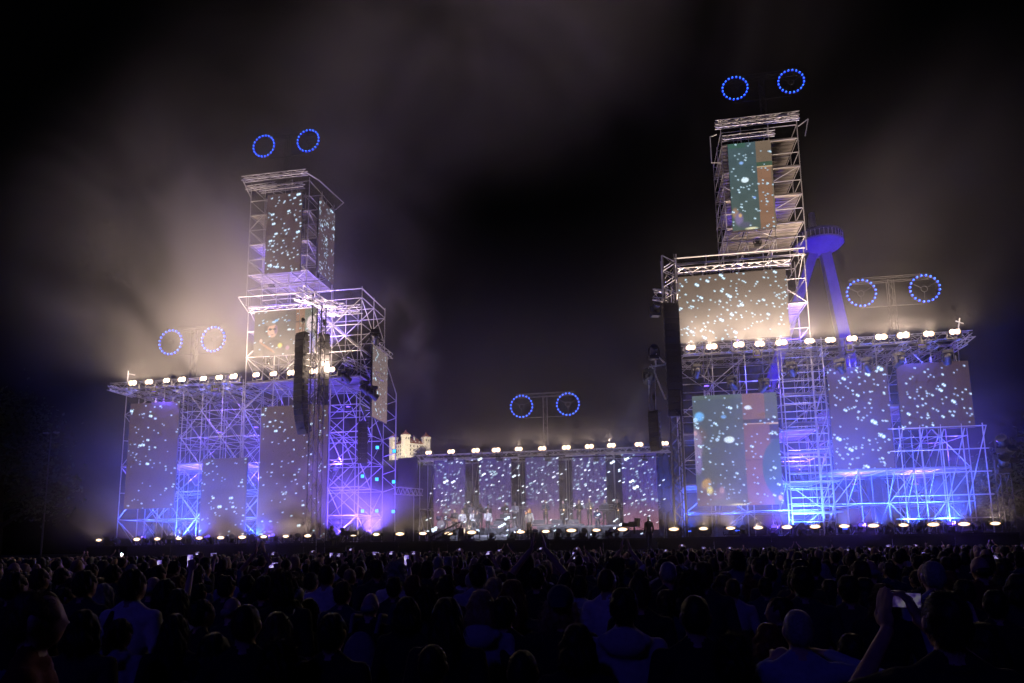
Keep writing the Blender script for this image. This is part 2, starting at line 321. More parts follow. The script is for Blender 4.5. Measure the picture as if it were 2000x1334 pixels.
# ------------------------------------------------------------------ LED screens
SCR = {}
def screen_mat():
    m = bpy.data.materials.new('led_screen'); m.use_nodes = True; nt = m.node_tree; b = nt.nodes['Principled BSDF']
    at = nt.nodes.new('ShaderNodeAttribute'); at.attribute_name = 'Col'; b.inputs['Base Color'].default_value = (.02, .02, .02, 1); b.inputs['Roughness'].default_value = .5
    nt.links.new(at.outputs['Color'], b.inputs['Emission Color']); b.inputs['Emission Strength'].default_value = 1; m.cycles.emission_sampling = 'NONE'; return m
SCREENM = screen_mat()
BROWN = srgb(52, 42, 38)
def dots(img, n, rng, big=.12, cell=.05, tilt=.6, bright=1.0, pair=True, yr=(0, 1)):
    n = int(n * 1.3); H, Wd, _ = img.shape; md = max(3, int(.5 / cell))
    for a_ in range(0, H, md):
        for b_ in range(0, Wd, md): img[a_:a_ + md, b_:b_ + md] *= rng.uniform(.93, 1.07)
    H, Wd, _ = img.shape; yy, xx = np.mgrid[0:H, 0:Wd]
    for _k in range(n):
        cx = rng.uniform(0, Wd); cy = rng.uniform(yr[0] * H, yr[1] * H); u = rng.random()
        r = .88 * (.022 + .010 * rng.random() + (big * .55 * rng.random() if u > .88 else 0) + (.013 if u > .62 else 0)) / cell
        for s in ((-1, 1) if pair else (0,)):
            ox, oy = s * r * .75 * math.cos(tilt), s * r * .75 * math.sin(tilt)
            x0, x1 = int(max(0, cx + ox - 3 * r - 2)), int(min(Wd, cx + ox + 3 * r + 3)); y0, y1 = int(max(0, cy + oy - 3 * r - 2)), int(min(H, cy + oy + 3 * r + 3))
            if x1 <= x0 or y1 <= y0: continue
            d = np.hypot(xx[y0:y1, x0:x1] - cx - ox, yy[y0:y1, x0:x1] - cy - oy)
            a = np.clip((r * 1.0 - d) / .8 + .5, 0, 1)[..., None]; a2 = np.clip((r * 1.3 - d) / 1.0 + .5, 0, 1)[..., None]
            v = (1 - a2) * img[y0:y1, x0:x1] + a2 * np.array((.03, .20, .42)) * bright
            img[y0:y1, x0:x1] = (1 - a) * v + a * np.array((.95, 1.2, 1.3)) * bright
    return img
def blob(img, u, v, ru, rv, col, soft=.15, rot=0.0):
    H, Wd, _ = img.shape; yy, xx = np.mgrid[0:H, 0:Wd]; asp = H / Wd
    x = (xx + .5) / Wd - u; y = ((yy + .5) / H - v) * asp; c_, s_ = math.cos(rot), math.sin(rot); x, y = x * c_ + y * s_, -x * s_ + y * c_
    d = np.sqrt((x / ru) ** 2 + (y / (rv * asp)) ** 2); a = np.clip((1 - d) / soft, 0, 1)[..., None]; a = a * a * (3 - 2 * a)
    img[:] = img * (1 - a) + np.array(srgb(*col)) * a
def rectp(img, u0, u1, v0, v1, col, col2=None):
    H, Wd, _ = img.shape; sl_ = img[int(v0 * H):int(v1 * H), int(u0 * Wd):int(u1 * Wd)]
    if col2 is None: sl_[:] = srgb(*col)
    else:
        t = np.linspace(0, 1, sl_.shape[0])[:, None, None]; sl_[:] = np.array(srgb(*col)) * (1 - t) + np.array(srgb(*col2)) * t
def base_img(W_, H_, cell, c0, c1=None):
    img = np.zeros((max(4, int(H_ / cell)), max(4, int(W_ / cell)), 3)); rectp(img, 0, 1, 0, 1, c0, c1); return img
def screen(label, a, b, paint, normal='front', cell=.04, group='LED screens of the stage set'):
    """a: upper left corner, b: lower right corner (world)."""
    H_ = a.z - b.z
    if normal == 'front': W_ = b.x - a.x; ux = Vector((1, 0, 0)); nv = Vector((0, -1, 0))
    else: W_ = b.y - a.y; ux = Vector((0, 1, 0)); nv = Vector((1, 0, 0))
    img = paint(W_, H_, cell); H, Wd, _ = img.shape
    t = thing('led_screen', label, 'screen', Vector((a.x, a.y, b.z)), group=group)
    nxv, nyv = Wd + 1, H + 1
    us = np.linspace(0, W_, nxv); vs = np.linspace(0, H_, nyv)
    co = np.zeros((nyv, nxv, 3)); co[..., 0] = us[None] * ux.x; co[..., 1] = us[None] * ux.y; co[..., 2] = vs[:, None]
    ii = np.arange(nyv * nxv).reshape(nyv, nxv); f = np.stack([ii[:-1, :-1], ii[:-1, 1:], ii[1:, 1:], ii[1:, :-1]], -1).reshape(-1, 4)
    me = bpy.data.meshes.new('screen_face'); me.from_pydata(co.reshape(-1, 3).tolist(), [], f.tolist()); me.materials.append(SCREENM)
    big = np.zeros((nyv, nxv, 4)); big[..., 3] = 1
    im2 = img[::-1]                                     # row 0 at the bottom
    pad = np.pad(im2, ((0, 1), (0, 1), (0, 0)), mode='edge'); big[..., :3] = pad
    at = me.color_attributes.new('Col', 'FLOAT_COLOR', 'POINT'); at.data.foreach_set('color', big.reshape(-1).astype(np.float32))
    link('screen_face', me, t, nv * .02)
    mb = MB(); p = Vector((0, 0, 0)) - nv * .12; q_ = ux * W_ + Vector((0, 0, H_)) - nv * .0
    lo = [min(p[i], q_[i]) for i in range(3)]; hi = [max(p[i], q_[i]) for i in range(3)]
    mb.box(lo, hi); mb.build('cabinet', BLACK, t)
    mb = MB()
    for s in (.15, .5, .85): r_ = ux * (W_ * s) + Vector((0, 0, H_)) - nv * .06; mb.bar(r_, r_ + Vector((0, 0, .35)), .02)
    mb.build('hanger', ALU, t)
    return t
def pix(tl, tr, br, bl, Y):
    A, B, C_, D = (P(*q_, Y) for q_ in (tl, tr, br, bl))
    return Vector(((A.x + D.x) / 2, Y, (A.z + B.z) / 2)), Vector(((B.x + C_.x) / 2, Y, (C_.z + D.z) / 2))
def dotted(n, seed, c0=(60, 43, 41), c1=None, big=.12, tilt=.6, bright=1.0):
    def f(W_, H_, cell): return dots(base_img(W_, H_, cell, c0, c1), n, np.random.default_rng(seed), big, cell, tilt, bright)
    return f
YS = YF - .45
screen('tall dark dotted screen at the outer edge of the wing far from the castle', *pix((253, 790), (350, 783), (341, 991), (244, 996), YS), dotted(62, 1, big=.1, tilt=.2))
screen('short dark dotted screen low down between the two tall screens of the wing', *pix((395, 897), (482, 893), (478, 1051), (389, 1054), YS), dotted(48, 2, big=.1, tilt=-.1))
screen('tall dark dotted screen behind the loudspeaker mast and hanging line arrays', *pix((511, 795), (641, 788), (636, 1050), (501, 1053), YS), dotted(95, 3, big=.12, tilt=-.1))
screen('narrow dark dotted screen on the front of the slim upper tower', *pix((523, 381), (590, 375), (587, 530), (517, 533), YS), dotted(80, 4, big=.12, tilt=-.2))
a = PX(624, 384, lt1 + .35); b = PX(651, 539, lt1 + .35)
screen('narrow dotted screen on the side face of the slim upper tower', Vector((lt1 + .35, a.y, a.z)), Vector((lt1 + .35, b.y, PX(624, 533, lt1 + .35).z)), dotted(110, 5, big=.1, tilt=.8), 'side')
a = PX(728, 672, lb1 + .4); b = PX(755, 828, lb1 + .4)
screen('pale narrow dotted side screen beside the castle view', Vector((lb1 + .4, a.y, a.z)), Vector((lb1 + .4, b.y, b.z)), dotted(46, 6, (112, 98, 94), (122, 100, 95), big=.08, tilt=.8), 'side')
def guitarist(W_, H_, cell):
    im = base_img(W_, H_, cell, (96, 86, 80), (78, 72, 64)); rectp(im, .68, .84, 0, 1, (132, 96, 74)); rectp(im, .82, 1, 0, 1, (98, 104, 92)); rectp(im, .68, .84, .28, .30, (80, 62, 52))
    blob(im, .27, .40, .12, .21, (70, 60, 50), .25); blob(im, .30, .44, .092, .175, (214, 164, 140), .25); blob(im, .355, .43, .035, .14, (120, 92, 130), .6); blob(im, .26, .27, .11, .08, (124, 112, 98), .4)
    blob(im, .265, .41, .032, .03, (44, 38, 42), .4); blob(im, .335, .41, .032, .03, (44, 38, 42), .4); blob(im, .30, .405, .07, .010, (40, 34, 38), .4); blob(im, .30, .535, .035, .014, (120, 70, 66), .5)
    blob(im, .33, .88, .20, .26, (34, 30, 30), .2); blob(im, .33, .74, .06, .06, (40, 34, 34), .3); blob(im, .12, .66, .03, .06, (206, 170, 160), .4); blob(im, .22, .80, .18, .028, (150, 96, 60), .3, .62); blob(im, .43, .78, .05, .07, (232, 208, 90), .6); blob(im, .55, .84, .04, .06, (170, 130, 150), .5)
    blob(im, .36, .22, .04, .035, (120, 190, 255), .6); blob(im, .32, .25, .045, .035, (170, 215, 255), .6); blob(im, .15, .26, .03, .02, (140, 200, 255), .6); blob(im, .57, .44, .04, .03, (220, 240, 255), .4); blob(im, .56, .24, .04, .03, (110, 140, 190), .8)
    blob(im, .92, .34, .09, .2, (214, 196, 200), .3); blob(im, .94, .32, .05, .03, (70, 60, 70), .5); blob(im, .9, .8, .12, .35, (130, 120, 190), .5)
    return dots(im, 34, np.random.default_rng(8), .03, cell, -.2, .7)
screen('bright screen showing a bespectacled guitarist, under the slim upper tower', *pix((499, 609), (620, 601), (617, 690), (494, 696), YS), guitarist, cell=.04)
def tall_r(W_, H_, cell):
    im = base_img(W_, H_, cell, (66, 86, 92), (70, 88, 84)); rectp(im, 0, .42, 0, .05, (58, 92, 80)); rectp(im, .66, 1, 0, 1, (112, 96, 80)); rectp(im, .66, 1, .24, .29, (58, 82, 66)); rectp(im, .66, 1, .29, .305, (190, 160, 126)); rectp(im, .66, .97, .31, 1, (134, 100, 78))
    blob(im, .30, .23, .07, .025, (140, 180, 240), .7); blob(im, .36, .43, .10, .035, (225, 245, 255), .3); blob(im, .55, .64, .05, .02, (120, 160, 240), .7); blob(im, .09, .80, .10, .08, (150, 120, 96), .6); blob(im, .17, .87, .13, .10, (120, 108, 150), .6); blob(im, .2, .83, .05, .03, (210, 170, 120), .6); blob(im, .44, .985, .18, .018, (226, 222, 180), .5); blob(im, .3, .94, .2, .05, (84, 86, 110), .7)
    return dots(im, 60, np.random.default_rng(9), .05, cell, .5, .8)
screen('green and tan picture screen at the top of the tallest tower', *pix((1421, 282), (1505, 274), (1517, 444), (1431, 451), YS), tall_r, cell=.04)
def wide_r(W_, H_, cell): return dots(base_img(W_, H_, cell, (88, 72, 60), (104, 92, 80)), 140, np.random.default_rng(10), .1, cell, .6)
screen('wide brown dotted screen under the tallest tower, above the roof lamps', *pix((1322, 541), (1534, 526), (1544, 660), (1329, 667), YS), wide_r)
def door_pic(W_, H_, cell):
    im = base_img(W_, H_, cell, (74, 88, 90), (84, 88, 82)); rectp(im, 0, .6, 0, .04, (80, 98, 84)); rectp(im, .605, .90, 0, 1, (126, 94, 84), (120, 86, 72)); rectp(im, .86, 1, 0, 1, (86, 94, 92)); rectp(im, .605, 1, .235, .275, (62, 58, 66)); rectp(im, .605, 1, .275, .285, (226, 190, 160)); rectp(im, .605, .9, .28, 1, (122, 86, 70), (132, 90, 70)); rectp(im, .605, .8, .60, .606, (90, 60, 50))
    blob(im, .95, .68, .17, .25, (64, 92, 72), .1); blob(im, 1.0, .50, .12, .1, (60, 88, 70), .2); blob(im, .97, .94, .03, .03, (220, 170, 130), .4); rectp(im, .90, 1, .29, .42, (56, 48, 46))
    blob(im, .06, .36, .12, .09, (108, 92, 84), .5); blob(im, .02, .46, .10, .18, (140, 124, 150), .4); blob(im, .04, .62, .06, .12, (120, 108, 160), .5); blob(im, .02, .34, .03, .03, (210, 170, 170), .5)
    blob(im, .08, .19, .075, .055, (110, 180, 240), .5); blob(im, .03, .22, .035, .03, (190, 225, 255), .5); blob(im, .37, .20, .045, .022, (120, 170, 220), .6); blob(im, .42, .41, .075, .035, (225, 244, 255), .35); blob(im, .28, .405, .03, .02, (200, 230, 255), .4); blob(im, .66, .125, .05, .024, (230, 240, 255), .4)
    blob(im, .10, .93, .16, .12, (96, 74, 44), .5); blob(im, .12, .80, .07, .07, (190, 150, 70), .6, .6); blob(im, .16, .86, .05, .05, (240, 226, 120), .6); blob(im, .26, .90, .11, .07, (120, 96, 100), .6); blob(im, .30, .86, .04, .04, (190, 150, 150), .6); blob(im, .46, .99, .16, .014, (226, 220, 170), .4); blob(im, .3, .97, .2, .04, (96, 100, 90), .6)
    return dots(im, 110, np.random.default_rng(11), .07, cell, .5, .9)
screen('large picture screen showing a door and a green jacket above the footlights', *pix((1350, 775), (1515, 765), (1532, 984), (1364, 990), YS), door_pic, cell=.04)
screen('dark dotted screen of the outer wing hung lower, ending near the footlights', *pix((1616, 722), (1731, 712), (1748, 914), (1629, 917), YS), dotted(105, 12, big=.14, tilt=.6))
screen('dark dotted screen at the very outer end of the wing under the last roof lamp', *pix((1751, 712), (1893, 704), (1902, 835), (1760, 840), YS), dotted(62, 13, big=.1, tilt=.7))
cl = [('nearest the castle', 847, 909), ('second from the castle', 936, 999), ('middle one, behind the singer', 1027, 1092), ('fourth from the castle', 1119, 1185), ('farthest from the castle', 1216, 1284)]
for k, (w_, x0, x1) in enumerate(cl):
    def cp(W_, H_, cell, k=k):
        im = base_img(W_, H_, cell, (40, 28, 84)); H = im.shape[0]
        rectp(im, 0, 1, 0, .60, (46, 34, 104), (72, 50, 122)); rectp(im, 0, 1, .60, .97, (72, 50, 122), (150, 96, 112)); rectp(im, 0, 1, .96, 1, (150, 96, 112))
        return dots(im, 52, np.random.default_rng(20 + k), .06, cell, -.4, .9, yr=(0, .7))
    y0 = 898 - (x0 - 847) * .035
    screen(f'violet centre screen fading to orange behind the band, {w_}', *pix((x0, y0), (x1, y0 - 2), (x1, 1034), (x0, 1036), YB - .3), cp, cell=.05)
# see-through LED strings hanging before the band
DOT = mat('lit_led_dot', (.8, .9, 1), .4, emit=(.75, .9, 1.0), estr=1.6); WIRE = mat('led_wire', (.02, .02, .02), .6)
for k, (w_, x0, x1) in enumerate(cl):
    rg = np.random.default_rng(40 + k); Yc = 40.2
    t = thing('led_string_curtain', f'see-through curtain of white light dots hanging before the band, {w_}', 'light curtain', P((x0 + x1) / 2, 1046, Yc), group='see-through light curtains')
    mw = MB(); md = MB(); o = t.location; zt = P(x0, 893, Yc).z
    xs = [P(x0 - 13 + (x1 - x0 + 26) * i / 12, 960, Yc).x for i in range(13)]
    for x in xs: mw.bar((x - o.x, 0, ZD - o.z), (x - o.x, 0, zt - o.z), .004, n=3)
    mw.bar((xs[0] - o.x, 0, zt - o.z), (xs[-1] - o.x, 0, zt - o.z), .03)
    for i in range(32):
        x = rg.choice(xs) - o.x; z = rg.uniform(ZD + .1, zt) - o.z; u = rg.random(); r_ = .028 + .016 * rg.random() + (.07 * rg.random() if u > .85 else 0)
        for s in (-1, 1): md.ell(x + s * r_ * .8, -.01, z + s * r_ * .45, r_, .01, r_ * .8, 8, 4)
    mw.build('wire_grid', WIRE, t); o2 = md.build('lit_dots', DOT, t); o2['kind'] = 'stuff'
# ------------------------------------------------------------------ lamps
_h = MB(); _h.box((-.27, .03, -.13), (.27, .26, .13)); _h.box((-.25, .26, -.1), (.25, .30, .1)); HOUSING = _h.mesh('housing', [BLACK])
def glow_disc(cols, ells):
    """flat lit lens: rings from a white heart to a warm rim, colours as emission"""
    vs, fs, cs = [], [], []
    for cx, rx, rz, yo in ells:
        b0 = len(vs); n_ = 18; vs.append((cx, yo, 0)); cs.append(cols[0])
        for k_ in range(1, len(cols)):
            t_ = k_ / (len(cols) - 1)
            for i_ in range(n_): a_ = 2 * math.pi * i_ / n_; vs.append((cx + rx * t_ * math.cos(a_), yo, rz * t_ * math.sin(a_))); cs.append(cols[k_])
        fs += [(b0, b0 + 1 + i_, b0 + 1 + (i_ + 1) % n_) for i_ in range(n_)]
        for k_ in range(1, len(cols) - 1): fs += [(b0 + 1 + (k_ - 1) * n_ + i_, b0 + 1 + k_ * n_ + i_, b0 + 1 + k_ * n_ + (i_ + 1) % n_, b0 + 1 + (k_ - 1) * n_ + (i_ + 1) % n_) for i_ in range(n_)]
    me = bpy.data.meshes.new('lens'); me.from_pydata(vs, [], fs); me.materials.append(SCREENM)
    at = me.color_attributes.new('Col', 'FLOAT_COLOR', 'POINT'); at.data.foreach_set('color', np.array([(*q_, 1) for q_ in cs], dtype=np.float32).reshape(-1)); return me
LC = [(5, 4.4, 3.6), (4, 3.4, 2.6), (2.8, 2.0, 1.25), (1.1, .58, .28)]
LENSME = glow_disc(LC, [(-.14, .175, .165, 0), (.14, .175, .165, -.003)])
_h = MB(); _h.ushape(.42, .035, -.37, .06, .1, .16); YOKE = _h.mesh('yoke', [BLACK])
LENSBAR = glow_disc(LC, [(0, .26, .085, 0)])
_h = MB(); _h.box((-.34, .02, -.11), (.34, .2, .11)); HOUSEBAR = _h.mesh('housing', [BLACK])
def blinder(p, label, group, energy, bar=False, up=False):
    t = thing('stage_lamp', label, 'stage lamp', p, math.radians(-random.uniform(4, 12)) if p.x < -10 else math.radians(random.uniform(-4, 4)), group)
    t.scale = (random.uniform(.88, 1.14),) * 3
    link('housing', HOUSEBAR if bar else HOUSING, t); link('lens', LENSBAR if bar else LENSME, t); y = link('yoke', YOKE, t)
    l = bpy.data.lights.new('lamp_glow', 'SPOT'); l.energy = energy; l.color = WARM; l.shadow_soft_size = .10; l.spot_size = math.radians(178); l.spot_blend = 1.0
    o = bpy.data.objects.new('lamp_glow', l); COL.objects.link(o); o.parent = t; o.location = (0, -.16, .02); o.rotation_euler = (math.radians(180 + (12 if bar else 10)), 0, 0)
    if not bar:
        l = bpy.data.lights.new('lamp_halo', 'POINT'); l.energy = energy * .08; l.color = WARM; l.shadow_soft_size = .15
        o = bpy.data.objects.new('lamp_halo', l); COL.objects.link(o); o.parent = t; o.location = (0, -.2, 0)
    return t
L1 = [(259, 748), (291, 746), (325, 743), (355, 741), (397, 739), (428, 737), (456, 735), (500, 732), (534, 730), (569, 728), (613, 725), (646, 722)]
for i, (x, y) in enumerate(L1): blinder(P(x, y, YF - 1.7), f'{ORD[i]} warm white lamp from the outer end of the roof row above the castle-side wing', 'warm roof lamps of the castle-side wing', K_TOP * 1.2)
L2 = [(837, 884), (881, 882), (929, 880), (969, 879), (1013, 877), (1059, 876), (1106, 874), (1151, 872), (1194, 870), (1248, 868), (1298, 866)]
for i, (x, y) in enumerate(L2): blinder(P(x, y, YB - .9), f'{ORD[i]} warm white lamp from the castle along the roof row over the band', 'warm roof lamps over the band', K_TOP * .28)
L3 = [(1349, 679), (1390, 677), (1443, 673), (1484, 672), (1526, 669), (1581, 666), (1622, 664), (1664, 661), (1721, 658), (1764, 655), (1814, 652), (1865, 648)]
for i, (x, y) in enumerate(L3): blinder(P(x, y, YF - 1.7), f'{ORD[i]} warm white lamp from the centre along the roof row under the wide brown screen', 'warm roof lamps of the outer wing', K_TOP)
L4 = [193, 267, 307, 349, 389, 431, 473, 515, 558, 601, 690, 735, 781, 826]
for i, x in enumerate(L4): blinder(P(x, 1055 - (x - 193) * .0205, 38.35), f'{ORD[i]} footlight bar from the outer end along the castle-side stage edge', 'footlights of the castle-side stage edge', K_FOOT, True)
L5 = [(876, 1042), (921, 1040), (1017, 1039), (1066, 1038), (1116, 1036), (1165, 1035.5), (1216, 1034)]
for i, (x, y) in enumerate(L5): blinder(P(x, y, 38.35), f'{ORD[i]} footlight bar from the castle side before the band and singer', 'footlights before the band', K_FOOT, True)
L6 = [1316, 1374, 1427, 1481, 1537, 1592, 1649, 1706, 1765, 1823, 1883, 1944]
for i, x in enumerate(L6): blinder(P(x, 1033.5 - (x - 1321) * .0178, 38.35), f'{ORD[i]} footlight bar from the mast along the outer stage edge', 'footlights of the outer stage edge', K_FOOT, True)
# small cyan squares on the scaffold block
for i, (x, y) in enumerate([(708, 930), (736, 936), (769, 941), (708, 998), (736, 998), (768, 999), (737, 874), (770, 881)]):
    p = P(x, y, 40.9); t = thing('square_panel_lamp', f'small square cyan lamp, {["upper row inner", "upper row middle", "upper row outer", "lower row inner", "lower row middle", "lower row outer", "topmost inner", "topmost outer"][i]}, beside the castle', 'panel lamp', p, group='cyan square lamps beside the castle')
    mb = MB(); mb.cbox(0, .05, 0, .26, .1, .26); mb.build('casing', BLACK, t); mb = MB(); mb.cbox(0, -.005, 0, .2, .02, .2); mb.build('lit_square', CYAN, t)
    mb = MB(); mb.bar((0, .1, 0), (0, .7, 0), .02); mb.build('bracket', BLACK, t)
# blue wash floods
def flood(p, target, col, energy, label, group, ang=140):
    t = thing('wash_light', label, 'wash light', p, group=group)
    mb = MB(); mb.box((-.2, -.15, 0), (.2, .15, .12)); mb.build('base', BLACK, t)
    mb = MB(); mb.ushape(.25, .04, .12, .42, -.05, .05); mb.build('yoke', BLACK, t)
    d = (Vector(target) - Vector(p)).normalized(); mb = MB(); a_ = Vector((0, 0, .32)); mb.bar(a_ - d * .17, a_ + d * .12, .12, .17, 12); mb.build('head', BLACK, t)
    mb = MB(); mb.bar(a_ + d * .121, a_ + d * .125, .15, .15, 12); mb.build('lens', DIMLENS if 'over the band' in group else mat('blue_lens_' + group[:4], (.1, .1, .6), .2, emit=col, estr=6), t)
    lamp_light('wash_beam', 'SPOT', Vector(p) + a_ + d * .2, energy, col, t, .15, Vector(p) + a_ + d * 5, ang, .6)
    return t
BLUE = (.03, .09, 1.0); VIOLET = (.13, .06, 1.0)
zb = ZD + .01
n = 0
for x in (290, 345, 372, 440, 490, 560, 660, 720):
    Yu = YF - .85 if x in (345, 372, 490, 660, 720) else YF + 1.3; p = P(x, 1040, Yu); p.z = zb; flood(p, p + Vector((.1, .9 if Yu < YF else -.8, 5)), BLUE if x < 640 else VIOLET, K_WASH if x < 640 else K_VIOLET, f'{ORD[n]} blue uplight from the outer end on the deck inside the castle-side scaffold', 'blue uplights in the castle-side scaffold'); n += 1
n = 0
for x in (1345, 1440, 1550, 1590, 1650, 1720, 1790, 1860):
    Yu = YF - .95 if x in (1550, 1590, 1720, 1790, 1860) else YF + 1.3; p = P(x, 1030, Yu); p.z = zb; flood(p, p + Vector((-.1, .9 if Yu < YF else -.8, 5)), BLUE, K_WASH * (1.7 if x in (1550, 1590) else 1), f'{ORD[n]} blue uplight from the mast on the deck inside the outer scaffold', 'blue uplights in the outer scaffold'); n += 1
n = 0
for (x, y, Yp, e) in ((520, 712, YF + 2, 1.0), (640, 690, YF + 1.2, 1.0), (530, 560, YF + 2, .5), (1450, 690, YF + 1.5, .8), (1560, 690, YF + 1.5, 1.0), (1480, 480, YF + 2, .5)):
    p = P(x, y, Yp); flood(p, p + Vector((.1, .1, 5)), (.3, .2, 1) if n == 1 else VIOLET, K_VIOLET * e * (.9 if n == 1 else .35), f'violet uplight on a scaffold platform {["below the guitarist screen", "behind the line arrays", "at the foot of the slim tower", "behind the wide brown screen", "near the stair rails behind the roof lamps", "at the foot of the tallest tower"][n]}', 'violet uplights on the platforms', 120); n += 1
for k, (x, y, e) in enumerate(((300, 960, .8), (330, 850, .9), (385, 960, .7), (430, 850, .9), (495, 960, .8), (500, 840, .8), (655, 930, .6), (680, 800, .5), (1380, 760, .8), (1500, 760, .8), (1560, 940, .9), (1590, 830, .9), (1670, 960, .8), (1740, 800, .8), (1790, 960, .8), (1880, 930, .7))):
    p = P(x, y, YF + 1.9); flood(p, p + (Vector((0, -.9, 4)) if y > 880 else Vector((0, -.4, -4))), VIOLET, K_VIOLET * e * (.62 if y > 880 else 2.2), f'{ORD[k]} violet lamp from the castle-side end clamped at mid height inside the wings', 'violet lamps at mid height in the wings', 160)
n = 0
for (x, y) in ((300, 770), (420, 765), (1480, 700), (1660, 690), (1800, 680)):
    p = P(x, y, YF - 1.2); flood(p, p + Vector((.1, 1.5, -5)), VIOLET if x < 1000 else (.06, .07, 1), K_VIOLET * .95, f'violet lamp hung under the roof truss {["at the outer castle-side wing", "above the short dotted screen", "above the picture screen", "above the lower-hung dotted screen", "above the outermost screen"][n]}', 'violet lamps under the roof trusses', 130); n += 1
# unseen blue lamps added under the roof to light haze and drape
for k in range(5):
    p = P(880 + k * 95, 900, YB - 1.6); flood(p, (p.x, p.y - .4, ZD), (.16, .09, 1), 7000, f'{ORD[k]} added blue lamp from the castle hung under the roof over the band', 'added blue lamps over the band', 125)
# dark moving heads
_b = MB(); _b.box((-.2, -.16, 0), (.2, .16, .14)); MHB = _b.mesh('base', [BLACK]); _b = MB(); _b.ushape(.25, .05, .14, .5, -.06, .06); MHY = _b.mesh('yoke', [BLACK])
_b = MB(); _b.bar((0, .1, .32), (0, -.22, .52), .13, .17, 12); _b.ell(0, .1, .32, .15, .15, .15, 12, 7); MHH = _b.mesh('head', [BLACK]); _b = MB(); _b.bar((0, -.22, .521), (0, -.225, .523), .14, .14, 12); MHL = _b.mesh('lens', [DIMLENS]); MHLL = _b.mesh('lens', [mat('violet_lens_lit', (.1, .05, .4), .2, emit=(.12, .08, 1), estr=1.2)])
def moving_head(p, label, group, hang=False, sc=1.0, lit=False):
    t = thing('moving_head', label, 'moving light', p, random.uniform(-.8, .8), group); t.scale = (sc,) * 3
    if hang: t.rotation_euler = (math.pi, 0, t.rotation_euler.z)
    for nm, me in (('base', MHB), ('yoke', MHY), ('head', MHH), ('lens', MHLL if lit else MHL)): link(nm, me, t)
    if lit:
        t.rotation_euler.z = 0; l = bpy.data.lights.new('violet_beam', 'SPOT'); l.energy = 900; l.color = VIOLET; l.spot_size = math.radians(150); l.spot_blend = 1; l.shadow_soft_size = .12
        o = bpy.data.objects.new('violet_beam', l); COL.objects.link(o); o.parent = t; o.location = (0, -.3, .58); o.rotation_euler = (math.radians(180 + 62), 0, 0)
for i, x in enumerate((228, 286, 330, 368, 410, 452, 495, 536, 580)): p = P(x, 1050, 38.9); p.z = ZD; moving_head(p, f'{ORD[i]} {"violet-lit" if i % 3 == 1 else "unlit"} moving light from the outer end between the castle-side footlights', 'moving lights on the castle-side stage edge', lit=i % 3 == 1)
for i, x in enumerate((1045, 1090, 1140, 1190)): p = P(x, 1040, 38.9); p.z = ZD; moving_head(p, f'{ORD[i]} unlit moving light from the singer between the band footlights', 'moving lights before the band')
for i, x in enumerate((1450, 1510, 1565, 1620, 1680, 1735, 1795, 1853, 1910)): p = P(x, 1030, 38.9); p.z = ZD; moving_head(p, f'{ORD[i]} {"violet-lit" if i % 3 == 1 else "unlit"} moving light from the mast between the outer footlights', 'moving lights on the outer stage edge', lit=i % 3 == 1)
for i, (x, y) in enumerate(((1360, 712), (1430, 735), (1492, 740), (1545, 708), (1640, 702), (1692, 700), (1755, 690), (1850, 684))): moving_head(P(x, y, YF - 1.1), f'{ORD[i]} dark moving light from the mast hung under the outer roof truss', 'moving lights under the outer roof truss', True, 1.25)
for i, (x, y) in enumerate(((675, 722), (712, 745), (728, 755), (733, 645))): moving_head(P(x, y, YF - .7), f'dark moving light on the castle-side block, {["near the lamp row end", "on the sloping truss", "at the lower end of the sloping truss", "above the pale side screen"][i]}', 'moving lights on the castle-side block', True, 1.4)
# ------------------------------------------------------------------ ring-eye signs
def eyes(label, c1_, c2_, Y, post_y, r1, r2, group='pairs of blue bulb rings'):
    A = P(*c1_, Y); B = P(*c2_, Y); M = (A + B) / 2; zf = P(M and (c1_[0] + c2_[0]) / 2, post_y, Y).z
    ra = (P(c1_[0] + r1, c1_[1], Y) - P(c1_[0] - r1, c1_[1], Y)).length / 2; zc = M.z
    t = thing('bulb_ring_sign', label, 'light sign', Vector((M.x, Y, zf)), group=group)
    ra *= .97
    for cx in (A.x, B.x):
        rm = MB(); n_ = 40
        for i in range(n_):
            a0, a1 = 2 * math.pi * i / n_, 2 * math.pi * (i + 1) / n_
            rm.bar((ra * math.cos(a0), .06, ra * math.sin(a0)), (ra * math.cos(a1), .06, ra * math.sin(a1)), .035, n=5, caps=False)
        for i in range(16):
            a0, a1 = 2 * math.pi * i / 16, 2 * math.pi * (i + 1) / 16; rm.bar((.22 * ra * math.cos(a0), .06, .22 * ra * math.sin(a0)), (.22 * ra * math.cos(a1), .06, .22 * ra * math.sin(a1)), .015, n=4, caps=False)
        for q_ in range(3): a0 = q_ * 2.094 + .5; rm.bar((ra * math.cos(a0), .08, ra * math.sin(a0)), (.22 * ra * math.cos(a0), .08, .22 * ra * math.sin(a0)), .012, n=4)
        rg = rm.build('ring', BLACK, t, loc=(cx - M.x, -.3, zc - zf))
        for i in range(20):
            a0 = 2 * math.pi * (i + .5) / 20; o = link('bulb', BULBME, rg, (ra * math.cos(a0), 0, ra * math.sin(a0))); o.scale = (.82 * (ra / .62 if ra > .62 else 1),) * 3
    hw = abs(B.x - A.x) / 2
    truss('top_truss', (M.x - hw - .5, Y, zc + ra * 1.05), (M.x + hw + .5, Y, zc + ra * 1.05), t, .28, .016, m=DULL); tube('lower_bar', (M.x - hw, Y, zc - ra * 1.02), (M.x + hw, Y, zc - ra * 1.02), t, .022, DTUBE)
    truss('post_truss', (M.x, Y, zf), (M.x, Y, zc + ra * .95), t, .32, .018, .35, m=DULL)
DULL = mat('dull_aluminium', (.035, .033, .032), .7, .1, .15)
